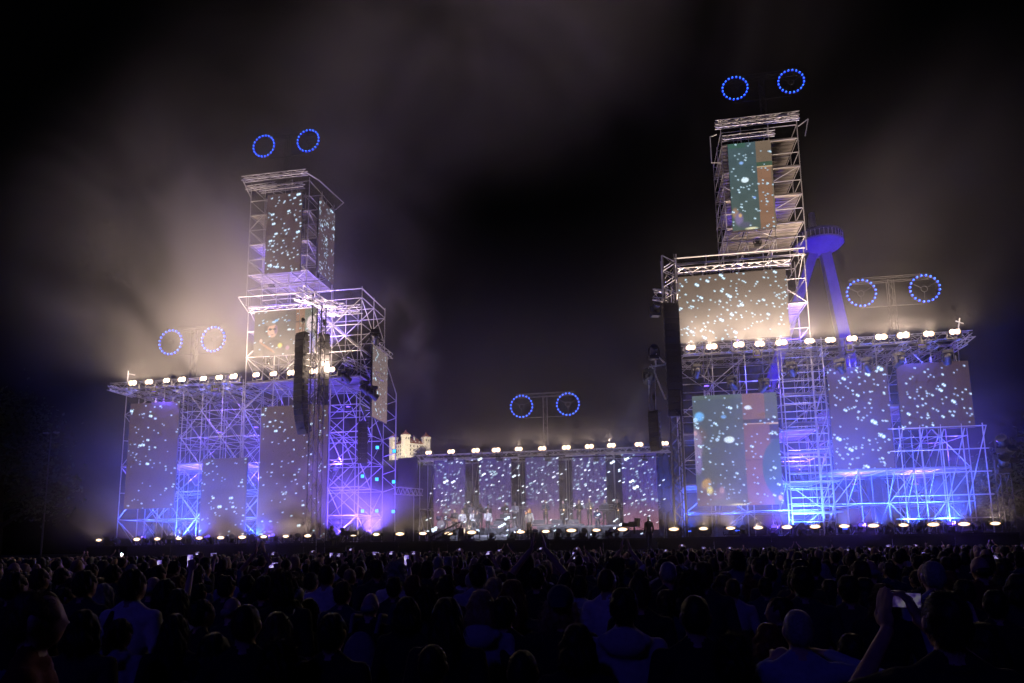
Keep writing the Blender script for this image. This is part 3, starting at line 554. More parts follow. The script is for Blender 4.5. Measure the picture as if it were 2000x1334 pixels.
_b = MB(); _b.bar((0, 0, 0), (0, 0, 1), 1, n=7); DTUBE = _b.mesh('dull_tube', [DULL])
_b = MB(); _b.ell(0, -.03, 0, .06, .06, .06, 10, 6); _b.cur = 1; _b.ell(0, -.07, 0, .03, .03, .03, 8, 5); BULBME = _b.mesh('bulb', [BULB, BULBCORE])
eyes('blue bulb rings low over the outer castle-side wing', (339, 671), (422, 665), YF + 1, 745, 22, 22)
eyes('blue bulb rings above the slim castle-side tower', (520, 290), (606, 280), YF + 1, 350, 20.5, 20.5)
eyes('blue bulb rings on a truss post above the band', (1020, 795), (1110, 791), YB + 1, 872, 21.6, 21.6)
eyes('blue bulb rings above the tallest tower', (1434, 178), (1543, 166), YF + 1, 240, 25, 25)
eyes('blue bulb rings over the outer wing beside the lit bridge lookout', (1679, 576), (1802, 567), YF + 1, 655, 29, 29)
# ------------------------------------------------------------------ loudspeakers and masts
def cab_mesh(w_, h_, d_):
    m = MB(); m.add([(-w_ / 2, 0, -h_ / 2), (w_ / 2, 0, -h_ / 2), (w_ / 2, 0, h_ / 2), (-w_ / 2, 0, h_ / 2), (-w_ * .36, d_, -h_ * .42), (w_ * .36, d_, -h_ * .42), (w_ * .36, d_, h_ * .42), (-w_ * .36, d_, h_ * .42)],
          [(0, 1, 2, 3), (5, 4, 7, 6), (4, 0, 3, 7), (1, 5, 6, 2), (3, 2, 6, 7), (4, 5, 1, 0)])
    m.cur = 1; m.box((-w_ * .47, -.015, -h_ * .44), (w_ * .47, -.002, h_ * .44))
    m.cur = 0; m.box((-w_ / 2 - .02, .1, -h_ * .3), (-w_ / 2, .25, h_ * .3)); m.box((w_ / 2, .1, -h_ * .3), (w_ / 2 + .02, .25, h_ * .3)); return m.mesh('cabinet', [BLACK, mat('speaker_grille', (.03, .03, .034), .8, 0, .3, 60)])
def array(label, top, bot_z, wd, n_, curve, yaw=0.0, group='hanging line arrays'):
    t = thing('line_array', label, 'loudspeaker', top, yaw, group); h_ = (top.z - bot_z) / n_; me = cab_mesh(wd, h_ * .96, wd * .75); ang = 0; y = z = 0.0
    mb = MB(); mb.box((-wd / 2, .05, .02), (wd / 2, wd * .6, .12)); mb.bar((0, .25, .1), (0, .25, 1.1), .02); mb.bar((-wd / 3, .2, .12), (0, .25, .9), .012); mb.bar((wd / 3, .2, .12), (0, .25, .9), .012); mb.ell(0, .25, .95, .13, .13, .2, 10, 6); mb.build('flying_frame', BLACK, t)
    for i in range(n_):
        k = max(0, (i - n_ * .45) / (n_ * .55)); ang = curve * k * k
        z -= h_ / 2 * math.cos(ang); y += h_ / 2 * math.sin(ang)
        o = link('cabinet', me, t, (0, y, z)); o.rotation_euler = (ang, 0, 0)
        z -= h_ / 2 * math.cos(ang); y += h_ / 2 * math.sin(ang)
YM = 39.0
def zat(px, py, Y): return P(px, py, Y).z
array('black curved line array hung on the castle-side mast, facing the crowd', P(585, 652, YM - .4), zat(596, 850, YM), .78, 16, .5, math.radians(-20))
array('second black line array behind the mast, turned sideways', P(634, 655, YM + .6), zat(638, 790, YM + .6), .7, 11, .2, math.radians(38))
array('small black line array hung low inside the castle-side block', P(709, 826, YM + 1), zat(709, 905, YM + 1), .6, 8, .3, math.radians(15))
array('long black line array on the mast beside the wide brown screen', P(1311, 595, YM - .4), zat(1311, 816, YM), .86, 17, .12, math.radians(10))
array('small black line array hung on ropes from the boom over the stage centre', P(1275, 806, YM - .6), zat(1280, 884, YM), .62, 8, .5, math.radians(-30))
MASTM = mat('dark_mast', (.12, .115, .115), .5, .4, .2)
def mast(label, pxx, top_y, group='truss loudspeaker masts', arm=None):
    p = P(pxx, 1048, YM); p.z = 0.0; t = thing('truss_mast', label, 'mast', p, group=group); zt = zat(pxx - 12, top_y, YM)
    truss('mast_truss', (p.x, YM, .12), (p.x, YM, zt), t, .62, .04, .75, m=MASTM)
    mb = MB(); mb.box((-.9, -.9, 0), (.9, .9, .12)); mb.build('base_plate', MASTM, t)
    return t, zt
m1, zt = mast('castle-side truss mast carrying two line arrays', 611, 600)
truss('top_arm', P(586, 566, YM - 1.2), P(660, 612, YM + 2.2), m1, .5, .035); 
truss('top_arm', P(575, 580, YM - .6), (m1.location.x + 1.6, YM + .2, zt - .1), m1, .35, .03)
o1 = m1.location
tube('hoist_rope', P(585, 585, YM - .4), P(585, 640, YM - .4), m1, .012)
m2, zt = mast('outer-side truss mast carrying the long line array', 1331, 500)
truss('head_truss', (m2.location.x, YM - .3, zt - 2.6), (m2.location.x, YM - .3, zt - .2), m2, .8, .04)
mb = MB(); ol = m2.location
for (a, b) in (((1278, 690), (1303, 712)), ((1272, 712), (1300, 780)), ((1268, 716), (1300, 712)), ((1281, 690), (1281, 716)), ((1275, 565), (1305, 572)), ((1275, 585), (1305, 590))): mb.bar(P(*a, YM - .2) - ol, P(*b, YM) - ol, .045)
mb.build('side_boom', ALU, m2)
truss('side_bracket', P(1276, 575, YM), P(1306, 578, YM), m2, .5, .03)
tube('hoist_rope', P(1267, 718, YM - .5), P(1268, 800, YM - .5), m2, .014); tube('hoist_rope', P(1279, 718, YM - .5), P(1281, 800, YM - .5), m2, .014)
for i, (x, y) in enumerate(((1277, 702), (1266, 722), (1280, 618))): moving_head(P(x, y, YM - .4), f'dark spotlight on the outer mast {["at the boom tip", "hung below the boom", "above the boom"][i]}', 'spotlights on the outer mast', i == 1, 1.3)
# dark light tower at the far edge
t = thing('truss_mast', 'dark truss mast with unlit spotlights at the far outer edge of the stage', 'mast', P(1972, 1040, 40), group='truss loudspeaker masts'); t.location.z = 0
truss('mast_truss', (t.location.x, 40, .02), (t.location.x, 40, zat(1972, 885, 40)), t, .5, .03, m=BLACK)
for i, y in enumerate((885, 905, 925)): moving_head(P(1962 + 10 * (i % 2), y, 39.5), f'unlit spotlight on the far outer dark mast, {["top", "middle", "lowest"][i]} of three', 'spotlights on the far outer mast', False, 1.5)
# ------------------------------------------------------------------ landmarks behind
CONC = mat('tower_concrete', (.5, .5, .52), .7, 0, .12, .3)
YT = 215.0
sc = P(1598, 478, YT); bt = Vector((sc.x, YT, 0)); R = (P(1647, 470, YT).x - P(1549, 470, YT).x) / 2
tw = thing('lookout_tower', 'violet-lit bridge pylon with a round saucer lookout behind the tallest scaffold tower', 'tower', bt)
def ringprof(prof, n_=48):
    m = MB(); vs = [(r_ * math.cos(2 * math.pi * i / n_), r_ * math.sin(2 * math.pi * i / n_), z) for r_, z in prof for i in range(n_)]
    m.add(vs, [(j * n_ + i, j * n_ + (i + 1) % n_, (j + 1) * n_ + (i + 1) % n_, (j + 1) * n_ + i) for j in range(len(prof) - 1) for i in range(n_)]); return m
z0 = sc.z
so_ = ringprof([(.2, -3.6), (2.5, -3.4), (R * .55, -2.5), (R * .86, -1.4), (R, -.4), (R, .2), (R * .96, .25), (R * .96, 0), (R * .3, .1)]).build('saucer', CONC, tw, loc=(0, 0, z0))
ringprof([(R * .93, .1), (R * .93, 2.2), (R, 2.3), (R, 3.0), (R * .5, 3.3), (.2, 3.4)]).build('roof_ring', mat('dark_glass', (.05, .05, .07), .2), so_)
for i in range(36):
    a = 2 * math.pi * i / 36; mb = MB(); mb.bar((R * .97 * math.cos(a), R * .97 * math.sin(a), .2), (R * .97 * math.cos(a), R * .97 * math.sin(a), 2.4), .12, n=4); mb.build('mullion', CONC, so_)
mb = MB(); mb.bar((-1.2, 0, z0 + 3), (-1.2, 0, z0 + 10.5), 1.5, .9, 8); mb.build('roof_mast', CONC, tw)
for s, dx in ((-1, -26), (1, 9)):
    mb = MB(); x0_ = s * 1.8; x1_ = dx * 1.4
    mb.add([(x0_ - 1.4, -1.5, z0 - 3), (x0_ + 1.4, -1.5, z0 - 3), (x0_ + 1.4, 1.5, z0 - 3), (x0_ - 1.4, 1.5, z0 - 3), (x1_ - 2.2, -2.2, 0), (x1_ + 2.2, -2.2, 0), (x1_ + 2.2, 2.2, 0), (x1_ - 2.2, 2.2, 0)],
           [(0, 1, 2, 3), (7, 6, 5, 4), (4, 5, 1, 0), (5, 6, 2, 1), (6, 7, 3, 2), (7, 4, 0, 3)]); mb.build('leg', CONC, tw)
def ground_flood(p, target, col, energy, label, ang):
    t = thing('floodlight', label, 'floodlight', p); mb = MB(); mb.box((-.5, -.3, 0), (.5, .3, .15)); mb.bar((0, 0, .1), (0, 0, .5), .06); mb.build('stand', BLACK, t)
    d = (Vector(target) - Vector(p)).normalized(); mb = MB(); mb.bar(Vector((0, 0, .7)) - d * .2, Vector((0, 0, .7)) + d * .2, .25, .4, 12); mb.build('head', BLACK, t)
    lamp_light('flood_beam', 'SPOT', Vector(p) + Vector((0, 0, .7)) + d * .4, energy, col, t, .3, target, ang, .4)
ground_flood((bt.x + 14, YT - 45, .1), (bt.x, YT, z0 - 8), (.035, .002, 1), 450000, 'violet floodlight on the ground aimed up at the bridge lookout', 50)
# castle
WHITE = mat('castle_render', (.78, .74, .66), .85, 0, .06, .2); RED = mat('castle_roof_tiles', (.30, .10, .06), .8, 0, .25, .6); DARKW = mat('castle_window', (.03, .03, .035), .3); STONE = mat('castle_trim', (.62, .56, .46), .85)
k0 = P(792, 890, YC); ca = thing('castle', 'white floodlit castle with red roofs and corner towers on the hill', 'castle', k0, math.radians(52)); ca.scale = (.92,) * 3
LX, LY, HZ = 33, 30, 18
mb = MB(); mb.box((0, 0, -10), (LX, LY, HZ)); wall = mb.build('wall', WHITE, ca)
mb = MB(); mb.add([(-.8, -.8, HZ), (LX + .8, -.8, HZ), (LX + .8, LY + .8, HZ), (-.8, LY + .8, HZ), (9, 9, HZ + 8), (LX - 9, 9, HZ + 8), (LX - 9, LY - 9, HZ + 8), (9, LY - 9, HZ + 8)], [(0, 1, 5, 4), (1, 2, 6, 5), (2, 3, 7, 6), (3, 0, 4, 7), (4, 5, 6, 7)]); rf = mb.build('roof', RED, ca)
for k in range(2): mb = MB(); mb.box((9 + k * 8, 5.4, HZ + 3), (10.4 + k * 8, 7, HZ + 9.5)); mb.build('chimney', WHITE, rf)
for k in range(4): mb = MB(); mb.box((5 + k * 6, 2, HZ + 1.6), (6.4 + k * 6, 4.2, HZ + 3.6)); mb.build('dormer', WHITE, rf)
for (tx, ty) in ((0, 0), (LX, 0), (0, LY), (LX, LY)):
    mb = MB(); mb.box((tx - 4.2, ty - 4.2, -10), (tx + 4.2, ty + 4.2, HZ + 9)); mb.box((tx - 4.8, ty - 4.8, HZ + 8), (tx + 4.8, ty + 4.8, HZ + 10.4)); tt = mb.build('corner_tower', WHITE, ca)
    mb = MB(); mb.add([(tx - 4.9, ty - 4.9, HZ + 10.4), (tx + 4.9, ty - 4.9, HZ + 10.4), (tx + 4.9, ty + 4.9, HZ + 10.4), (tx - 4.9, ty + 4.9, HZ + 10.4), (tx - 1.2, ty - 1.2, HZ + 14.5), (tx + 1.2, ty - 1.2, HZ + 14.5), (tx + 1.2, ty + 1.2, HZ + 14.5), (tx - 1.2, ty + 1.2, HZ + 14.5), (tx, ty, HZ + 18)], [(0, 1, 5, 4), (1, 2, 6, 5), (2, 3, 7, 6), (3, 0, 4, 7), (4, 5, 8), (5, 6, 8), (6, 7, 8), (7, 4, 8)]); mb.build('tower_roof', RED, tt)
    for q_ in (-2, 2): mb = MB(); mb.box((tx + q_ - .7, ty - 4.3, HZ + 4), (tx + q_ + .7, ty - 4.1, HZ + 6.6)); mb.build('tower_window', DARKW, tt)
for r_ in range(3):
    for k in range(4): x = 7 + k * 5.6; z = 2 + r_ * 5.4; mb = MB(); mb.box((x, -.12, z), (x + 1.5, .1, z + 2.8)); o = mb.build('window', DARKW, ca); mb = MB(); mb.box((x - .25, -.3, z - .4), (x + 1.75, .05, z - .05)); mb.build('sill', STONE, o)
    for k in range(4): y = 6 + k * 5.4; z = 2 + r_ * 5.4; mb = MB(); mb.box((-.12, y, z), (.1, y + 1.5, z + 2.8)); mb.build('window', DARKW, ca)
ground_flood((k0.x + 45, YC - 60, k0.z - 6), (k0.x + 14, YC + 14, k0.z + 16), (1, .84, .62), 300000, 'warm floodlight on the hill slope aimed at the castle front', 75)
ground_flood((k0.x - 30, YC - 55, k0.z - 6), (k0.x - 8, YC + 10, k0.z + 16), (1, .84, .62), 180000, 'warm floodlight on the hill slope aimed at the castle end', 75)
# trees
BARK = mat('bark', (.06, .045, .03), .9, 0, .3, 4); LEAF = mat('leaf', (.05, .075, .03), .7, 0, .4, .3)
def tree(p, h, rad, label, seed, nl=2600, ls=.5):
    rg = random.Random(seed); t = thing('broadleaf_tree', label, 'tree', p); tm = MB(); lm = MB(); ends = []
    tm.path([(0, 0, -1), (.01 * h, 0, .2 * h), (-.01 * h, .01 * h, .45 * h), (0, 0, .8 * h)], [.035 * h, .026 * h, .018 * h, .006 * h])
    for k in range(12):
        a = k * 2.4; z = h * (.28 + .045 * k); L = rad * (1.05 - .05 * k); e = Vector((L * math.cos(a), L * math.sin(a), z + .25 * L)); tm.bar((0, 0, z - .05 * h), e * .55 + Vector((0, 0, z * .45)), .012 * h, .008 * h); tm.bar(e * .55 + Vector((0, 0, z * .45)), e, .008 * h, .002 * h); ends += [e, e * .7 + Vector((0, 0, z * .3 + .05 * h))]
    ends.append(Vector((0, 0, h * .9)))
    for k in range(nl):
        e = rg.choice(ends); q_ = Vector((rg.gauss(0, 1), rg.gauss(0, 1), rg.gauss(0, .8))) * rad * .23 + e; d = Vector((rg.gauss(0, 1), rg.gauss(0, 1), rg.gauss(0, 1))).normalized(); s_ = d.orthogonal().normalized() * ls * rg.uniform(.5, 1.1)
        lm.add([q_ - d * ls * .7, q_ + s_ * .45, q_ + d * ls * .7, q_ - s_ * .45], [(0, 1, 2, 3)])
    tm.build('trunk', BARK, t); lm.build('crown', LEAF, t)
q = P(824, 900, 690); tree(Vector((q.x, 690, q.z - 6)), 22, 9, 'dark tree before the castle wall, above the first roof lamp over the band', 3, 2600, .8)
q = P(790, 910, 690); tree(Vector((q.x, 690, q.z - 8)), 16, 11, 'low dark tree at the foot of the castle corner', 4, 2200, .8)
q = P(860, 915, 700); tree(Vector((q.x, 700, q.z - 8)), 20, 12, 'dark tree below the castle hill beside the stage house roof', 5, 2200, .8)
q = P(-12, 1070, 60); tree(Vector((q.x, 60, 0)), 19.5, 5.5, 'dark tree at the outer edge of the ground beyond the castle-side wing', 6, 3500, .35)
q = P(2045, 1040, 62); tree(Vector((q.x, 62, 0)), 11, 4.5, 'dark tree beyond the far outer end of the stage', 9, 2500, .3)
t = thing('street_lamp', 'unlit double-headed lamp post beyond the castle-side end of the stage', 'street lamp', P(80, 1080, 60)); t.location.z = 0; zl = zat(80, 846, 60)
mb = MB(); mb.bar((0, 0, 0), (0, 0, zl), .1, .05, 8); mb.build('pole', MASTM, t); mb = MB(); mb.bar((-.6, 0, zl), (.6, 0, zl), .03); mb.build('cross_arm', MASTM, t)
for s in (-.6, .6): mb = MB(); mb.box((s - .25, -.15, zl - .08), (s + .25, .15, zl + .06)); mb.build('lamp_head', mat('lamp_head', (.4, .4, .4), .5), t)
# ------------------------------------------------------------------ people
SKIN = mat('skin', (.42, .26, .19), .55, 0, .08, 20); SKIN2 = mat('skin_fair', (.55, .37, .29), .55)
SHOE = mat('shoe', (.03, .03, .03), .6)
def cloth(name, col): return mat('cloth_' + name, col, .9, 0, .12, 30, .25)
SH = {k: cloth(k, v) for k, v in dict(black=(.015, .015, .018), charcoal=(.04, .04, .045), navy=(.02, .03, .08), white=(.62, .62, .62), pale=(.38, .38, .42), grey=(.16, .16, .17), red=(.11, .012, .012), olive=(.07, .07, .04), denim=(.06, .10, .2), lightblue=(.3, .36, .5)).items()}
HR = {k: mat('hair_' + k, v, .62, 0, .3, 60) for k, v in dict(dark=(.02, .013, .009), brown=(.06, .032, .018), blonde=(.35, .23, .12), grey=(.28, .27, .26), red=(.14, .04, .018), black=(.008, .008, .008)).items()}
def V(*a): return Vector(a)
class Body:
    def __init__(s): s.p = []
    def cap(s, a, b, r0, r1, reg): s.p.append(('c', V(*a), V(*b), r0, r1, reg)); return s
    def ell(s, cc, sz, reg, rot=None): s.p.append(('e', V(*cc), V(*sz), rot, None, reg)); return s
    def hand(s, w, d, n, side, curl=.6, reg=0, k=1.0):
        w, d, n = V(*w), V(*d).normalized(), V(*n); n = (n - d * n.dot(d)).normalized(); ac = d.cross(n) * side
        rot = Matrix((ac, n, d)).transposed().to_quaternion()
        s.ell(w + d * .052 * k, (.042 * k, .017 * k, .055 * k), reg, rot)
        for i in range(4):
            L = (.040, .046, .043, .034)[i] * k; b_ = w + d * .092 * k + ac * ((i - 1.5) * .0215 * k); m_ = b_ + (d * math.cos(curl * .5) + n * math.sin(curl * .5)) * L; e = m_ + (d * math.cos(curl * 1.4) + n * math.sin(curl * 1.4)) * L * .95
            s.cap(b_, m_, .0098 * k, .0092 * k, reg); s.cap(m_, e, .0092 * k, .008 * k, reg)
        b_ = w + d * .03 * k - ac * .035 * k; m_ = b_ + (d * .75 - ac * .6 + n * .25).normalized() * .042 * k; s.cap(b_, m_, .0125 * k, .0105 * k, reg); s.cap(m_, m_ + (d * .85 + n * .5).normalized() * .034 * k, .0105 * k, .009 * k, reg); return s
    def arm(s, sd, elbow, wrist, hd, hn, sleeve='short', curl=.6):
        sh = V(sd * .185, 0, 1.405); e = V(*elbow); w_ = V(*wrist); long = sleeve == 'long'
        s.cap(sh, e, .062 if long else .058, .05 if long else .047, 1); s.cap(e, e + (w_ - e) * .9, .05 if long else .041, .038 if long else .03, 1 if long else 0); s.cap(e + (w_ - e) * .85, w_, .028, .026, 0)
        s.hand(w_, hd, hn, sd, curl); return s
    def core(s, fem=False, legs=True, hood=False):
        s.cap((0, -.012, 1.40), (0, .006, 1.57), .056, .052, 0)
        s.ell((0, .018, 1.628), (.074, .093, .112), 0); s.ell((0, .052, 1.575), (.052, .055, .065), 0)          # skull and jaw
        s.ell((0, .112, 1.612), (.013, .02, .022), 0); s.ell((0, .10, 1.64), (.05, .014, .010), 0); s.ell((0, .103, 1.575), (.024, .012, .008), 0)
        for sd in (-1, 1): s.ell((sd * .077, .008, 1.618), (.010, .021, .032), 0)
        w_ = .93 if fem else 1.0
        s.ell((0, 0, 1.27), (.178 * w_, .118, .22), 1); s.cap((-.155 * w_, -.005, 1.395), (.155 * w_, -.005, 1.395), .07, .07, 1)
        for sd in (-1, 1): s.cap((sd * .12, -.015, 1.43), (sd * .045, -.012, 1.485), .045, .042, 1)
        s.ell((0, 0, 1.06), (.15 * w_, .108, .20), 1); s.ell((0, -.005, .92), (.172, .118, .13), 1 if hood else 2); s.ell((0, 0, 1.46), (.085, .08, .025), 1)
        if hood:
            s.ell((0, -.105, 1.43), (.125, .062, .075), 1); s.ell((0, -.09, 1.49), (.10, .05, .04), 1)
            for sd in (-1, 1): s.cap((sd * .115, -.07, 1.45), (sd * .06, .085, 1.43), .042, .035, 1)
            s.ell((0, 0, 1.2), (.2, .14, .26), 1)
        if legs:
            for sd in (-1, 1): s.cap((sd * .09, 0, .90), (sd * .10, .01, .49), .088, .062, 2); s.cap((sd * .10, .01, .49), (sd * .105, -.015, .10), .06, .042, 2); s.ell((sd * .108, .045, .05), (.046, .125, .05), 3)
        return s
    def mesh(s, name, voxel=.015, decim=None, extra=None):
        mb = MB()
        for p in s.p:
            if p[0] == 'c':
                _, a, b, r0, r1, _r = p; mb.ell(*a, r0, r0, r0, 12, 8); mb.ell(*b, r1, r1, r1, 12, 8); mb.bar(a, b, r0, r1, 12)
            else: mb.ell(*p[1], *p[2], 16, 10, p[3])
        me = mb.mesh(name); o = bpy.data.objects.new('tmp', me); COL.objects.link(o)
        bm = bmesh.new(); bm.from_mesh(me); bmesh.ops.remove_doubles(bm, verts=bm.verts, dist=1e-5); bmesh.ops.recalc_face_normals(bm, faces=bm.faces); bm.to_mesh(me); bm.free()
        md = o.modifiers.new('r', 'REMESH'); md.mode = 'VOXEL'; md.voxel_size = voxel; md.use_smooth_shade = True
        sm = o.modifiers.new('s', 'SMOOTH'); sm.iterations = 3; sm.factor = .5
        if decim: dm = o.modifiers.new('d', 'DECIMATE'); dm.ratio = decim
        dg = bpy.context.evaluated_depsgraph_get(); out = bpy.data.meshes.new_from_object(o.evaluated_get(dg)); out.name = name
        bpy.data.objects.remove(o); bpy.data.meshes.remove(me)
        n_ = len(out.polygons); ct = np.zeros(n_ * 3); out.polygons.foreach_get('center', ct); ct = ct.reshape(-1, 3); best = np.full(n_, 1e9); reg = np.zeros(n_, int)
        for p in s.p:
            if p[0] == 'c':
                a, b = np.array(p[1]), np.array(p[2]); d = b - a; t = np.clip(((ct - a) @ d) / (d @ d + 1e-9), 0, 1); ds = np.linalg.norm(ct - a - t[:, None] * d, axis=1) - (p[3] + (p[4] - p[3]) * t)
            else:
                q_ = ct - np.array(p[1])
                if p[3] is not None: q_ = q_ @ np.array(p[3].to_matrix())
                sz = np.array(p[2]); ds = (np.linalg.norm(q_ / sz, axis=1) - 1) * sz.min()
            k = ds < best; best[k] = ds[k]; reg[k] = p[5]
        out.materials.clear()
        for m in (SKIN, SH['black'], SH['denim'], SHOE): out.materials.append(m)
        out.polygons.foreach_set('material_index', reg.astype(np.int32)); out.polygons.foreach_set('use_smooth', [True] * n_); out.update(); return out
PB = {}
def std(b, sl='short'):
    b.arm(-1, (-.25, -.03, 1.12), (-.25, .06, .88), (0, .2, -1), (1, 0, 0), sl); b.arm(1, (.25, -.03, 1.12), (.25, .06, .88), (0, .2, -1), (-1, 0, 0), sl); return b
BD = {}
BD['stand'] = std(Body().core()); BD['fem'] = std(Body().core(True)); BD['hood'] = std(Body().core(hood=True), 'long'); BD['jacket'] = std(Body().core(), 'long')
BD['fold'] = Body().core().arm(-1, (-.29, .05, 1.13), (-.02, .23, 1.2), (1, 0, .1), (0, -1, 0), 'long').arm(1, (.29, .05, 1.13), (.02, .24, 1.14), (-1, 0, .1), (0, -1, 0), 'long')
BD['phone2'] = Body().core().arm(-1, (-.29, .2, 1.42), (-.085, .42, 1.68), (.15, .05, 1), (.4, .6, 0), 'short', .9).arm(1, (.29, .2, 1.42), (.085, .42, 1.68), (-.15, .05, 1), (-.4, .6, 0), 'short', .9)
BD['phone1'] = Body().core().arm(1, (.30, .16, 1.50), (.22, .34, 1.78), (-.1, .1, 1), (-.4, .6, 0), 'short', .9).arm(-1, (-.25, -.03, 1.12), (-.2, .15, .92), (0, .4, -1), (1, 0, 0))
BD['clap'] = Body().core().arm(-1, (-.30, .12, 1.66), (-.075, .16, 1.94), (.18, 0, 1), (1, 0, 0), 'short', .1).arm(1, (.30, .12, 1.66), (.075, .16, 1.94), (-.18, 0, 1), (-1, 0, 0), 'short', .1)
BD['elbow'] = Body().core(hood=False).arm(1, (.46, .06, 1.36), (.2, .28, 1.47), (-1, .2, .1), (0, .3, -1), 'long', .9).arm(-1, (-.32, .1, 1.2), (-.1, .3, 1.42), (.6, .3, .4), (.5, .5, 0), 'long', .9)
BD['sing'] = Body().core().arm(1, (.23, .05, 1.13), (.07, .2, 1.42), (-.2, .1, .9), (-.6, .2, 0), 'long', 1.2).arm(-1, (-.26, -.02, 1.12), (-.22, .1, .88), (0, .2, -1), (1, 0, 0), 'long')
BD['play'] = Body().core().arm(1, (.25, .04, 1.12), (.1, .28, 1.12), (-.5, .8, 0), (0, 0, -1), 'long', .8).arm(-1, (-.25, .04, 1.12), (-.1, .28, 1.08), (.5, .8, 0), (0, 0, -1), 'long', .8)
sit = Body().core(legs=False)
for sd in (-1, 1): sit.cap((sd * .09, 0, .90), (sd * .11, .42, .92), .088, .062, 2); sit.cap((sd * .11, .42, .92), (sd * .11, .40, .5), .06, .042, 2); sit.ell((sd * .11, .46, .45), (.046, .12, .05), 3)
BD['sit'] = sit.arm(1, (.25, .1, 1.14), (.12, .36, 1.2), (-.2, 1, 0), (0, 0, -1), 'long', .8).arm(-1, (-.25, .1, 1.14), (-.12, .36, 1.2), (.2, 1, 0), (0, 0, -1), 'long', .8)
for k, b in BD.items(): PB[k] = b.mesh('person_' + k, .009 if k in ('phone2', 'phone1', 'clap', 'sing') else .014)
# hair and hats
HP = {}
def hair_mesh(name, b, strands=1400, voxel=.012, fuzz=.022, noise=.006, m=None, drop=.35, seed=1):
    me = b.mesh(name, voxel); n_ = len(me.vertices); co = np.zeros(n_ * 3); me.vertices.foreach_get('co', co); co = co.reshape(-1, 3); no = np.zeros(n_ * 3); me.vertices.foreach_get('normal', no); no = no.reshape(-1, 3)
    rg = np.random.default_rng(seed); ph = np.sin(co @ np.array((70, 23, 31)) + 1) * np.sin(co @ np.array((13, 64, 41))) + .6 * np.sin(co @ np.array((120, 90, 20)))
    co2 = co + no * (noise * ph)[:, None]; vs = co2.tolist(); fs = [tuple(p.vertices) for p in me.polygons]
    for i in rg.integers(0, n_, strands):
        p = co2[i]; d = no[i] + rg.normal(0, .45, 3) + np.array((0, 0, -drop)); d /= np.linalg.norm(d) + 1e-6; sd_ = np.cross(d, rg.normal(0, 1, 3)); sd_ /= np.linalg.norm(sd_) + 1e-6
        L = fuzz * rg.uniform(.4, 1.5); b0 = len(vs); e = p + d * L + np.array((0, 0, -drop * L)); vs += [(p - sd_ * .0011).tolist(), (p + sd_ * .0011).tolist(), (e + sd_ * .0003).tolist()]; fs.append((b0, b0 + 1, b0 + 2))
    out = bpy.data.meshes.new(name); out.from_pydata(vs, [], fs); out.materials.append(m or HR['dark']); out.polygons.foreach_set('use_smooth', [True] * len(out.polygons)); out.update(); bpy.data.meshes.remove(me); HP[name] = out
def H0(k=1.0): return Body().ell((0, -.004, 1.655), (.081 * k, .098 * k, .098 * k), 0).ell((0, -.034, 1.618), (.077 * k, .069 * k, .092 * k), 0)
hair_mesh('short', H0(), 1600, fuzz=.016)
hair_mesh('crop', Body().ell((0, -.002, 1.652), (.077, .095, .094), 0).ell((0, -.03, 1.62), (.074, .066, .08), 0), 1200, fuzz=.007, noise=.002)
hair_mesh('bald', Body().ell((0, -.045, 1.60), (.0765, .055, .045), 0), 500, fuzz=.006, noise=.001)
lg = H0(1.05).ell((0, -.065, 1.53), (.098, .055, .17), 0).ell((0, -.075, 1.40), (.092, .042, .15), 0)
for sd in (-1, 1): lg.cap((sd * .076, -.005, 1.62), (sd * .09, -.03, 1.36), .032, .028, 0)
hair_mesh('long', lg, 2200, fuzz=.04, drop=1.2)
bb = H0(1.06).ell((0, -.05, 1.56), (.102, .066, .10), 0)
for sd in (-1, 1): bb.cap((sd * .08, .005, 1.63), (sd * .088, 0, 1.51), .032, .034, 0)
hair_mesh('bob', bb, 1800, fuzz=.026, drop=.8)
hair_mesh('curly', H0(1.16).ell((0, -.05, 1.58), (.105, .075, .10), 0), 3000, fuzz=.045, noise=.011, drop=.0)
hair_mesh('bun', H0(1.03).ell((0, -.03, 1.768), (.042, .042, .034), 0), 1800, fuzz=.02)
hair_mesh('pony', H0(1.03).cap((0, -.10, 1.68), (0, -.15, 1.62), .022, .03, 0).cap((0, -.15, 1.62), (0, -.13, 1.40), .03, .016, 0), 1800, fuzz=.025, drop=.8)
cp_ = Body().ell((0, .0, 1.672), (.088, .105, .09), 0).ell((0, .115, 1.668), (.07, .075, .008), 0); hair_mesh('cap', cp_, 0, noise=0, m=SH['white'])
cpb = Body().ell((0, .0, 1.672), (.088, .105, .09), 0).ell((0, -.115, 1.645), (.065, .06, .009), 0, Quaternion((1, 0, 0), .35)); hair_mesh('capback', cpb, 0, noise=0, m=SH['navy'])
sid = Body()
for sd in (-1, 1): sid.cap((sd * .078, -.01, 1.63), (sd * .092, -.02, 1.50), .03, .034, 0)
sid.ell((0, -.06, 1.57), (.07, .045, .05), 0); hair_mesh('sidecurls', sid, 1800, fuzz=.05, noise=.008)
HATS = ('cap', 'capback')
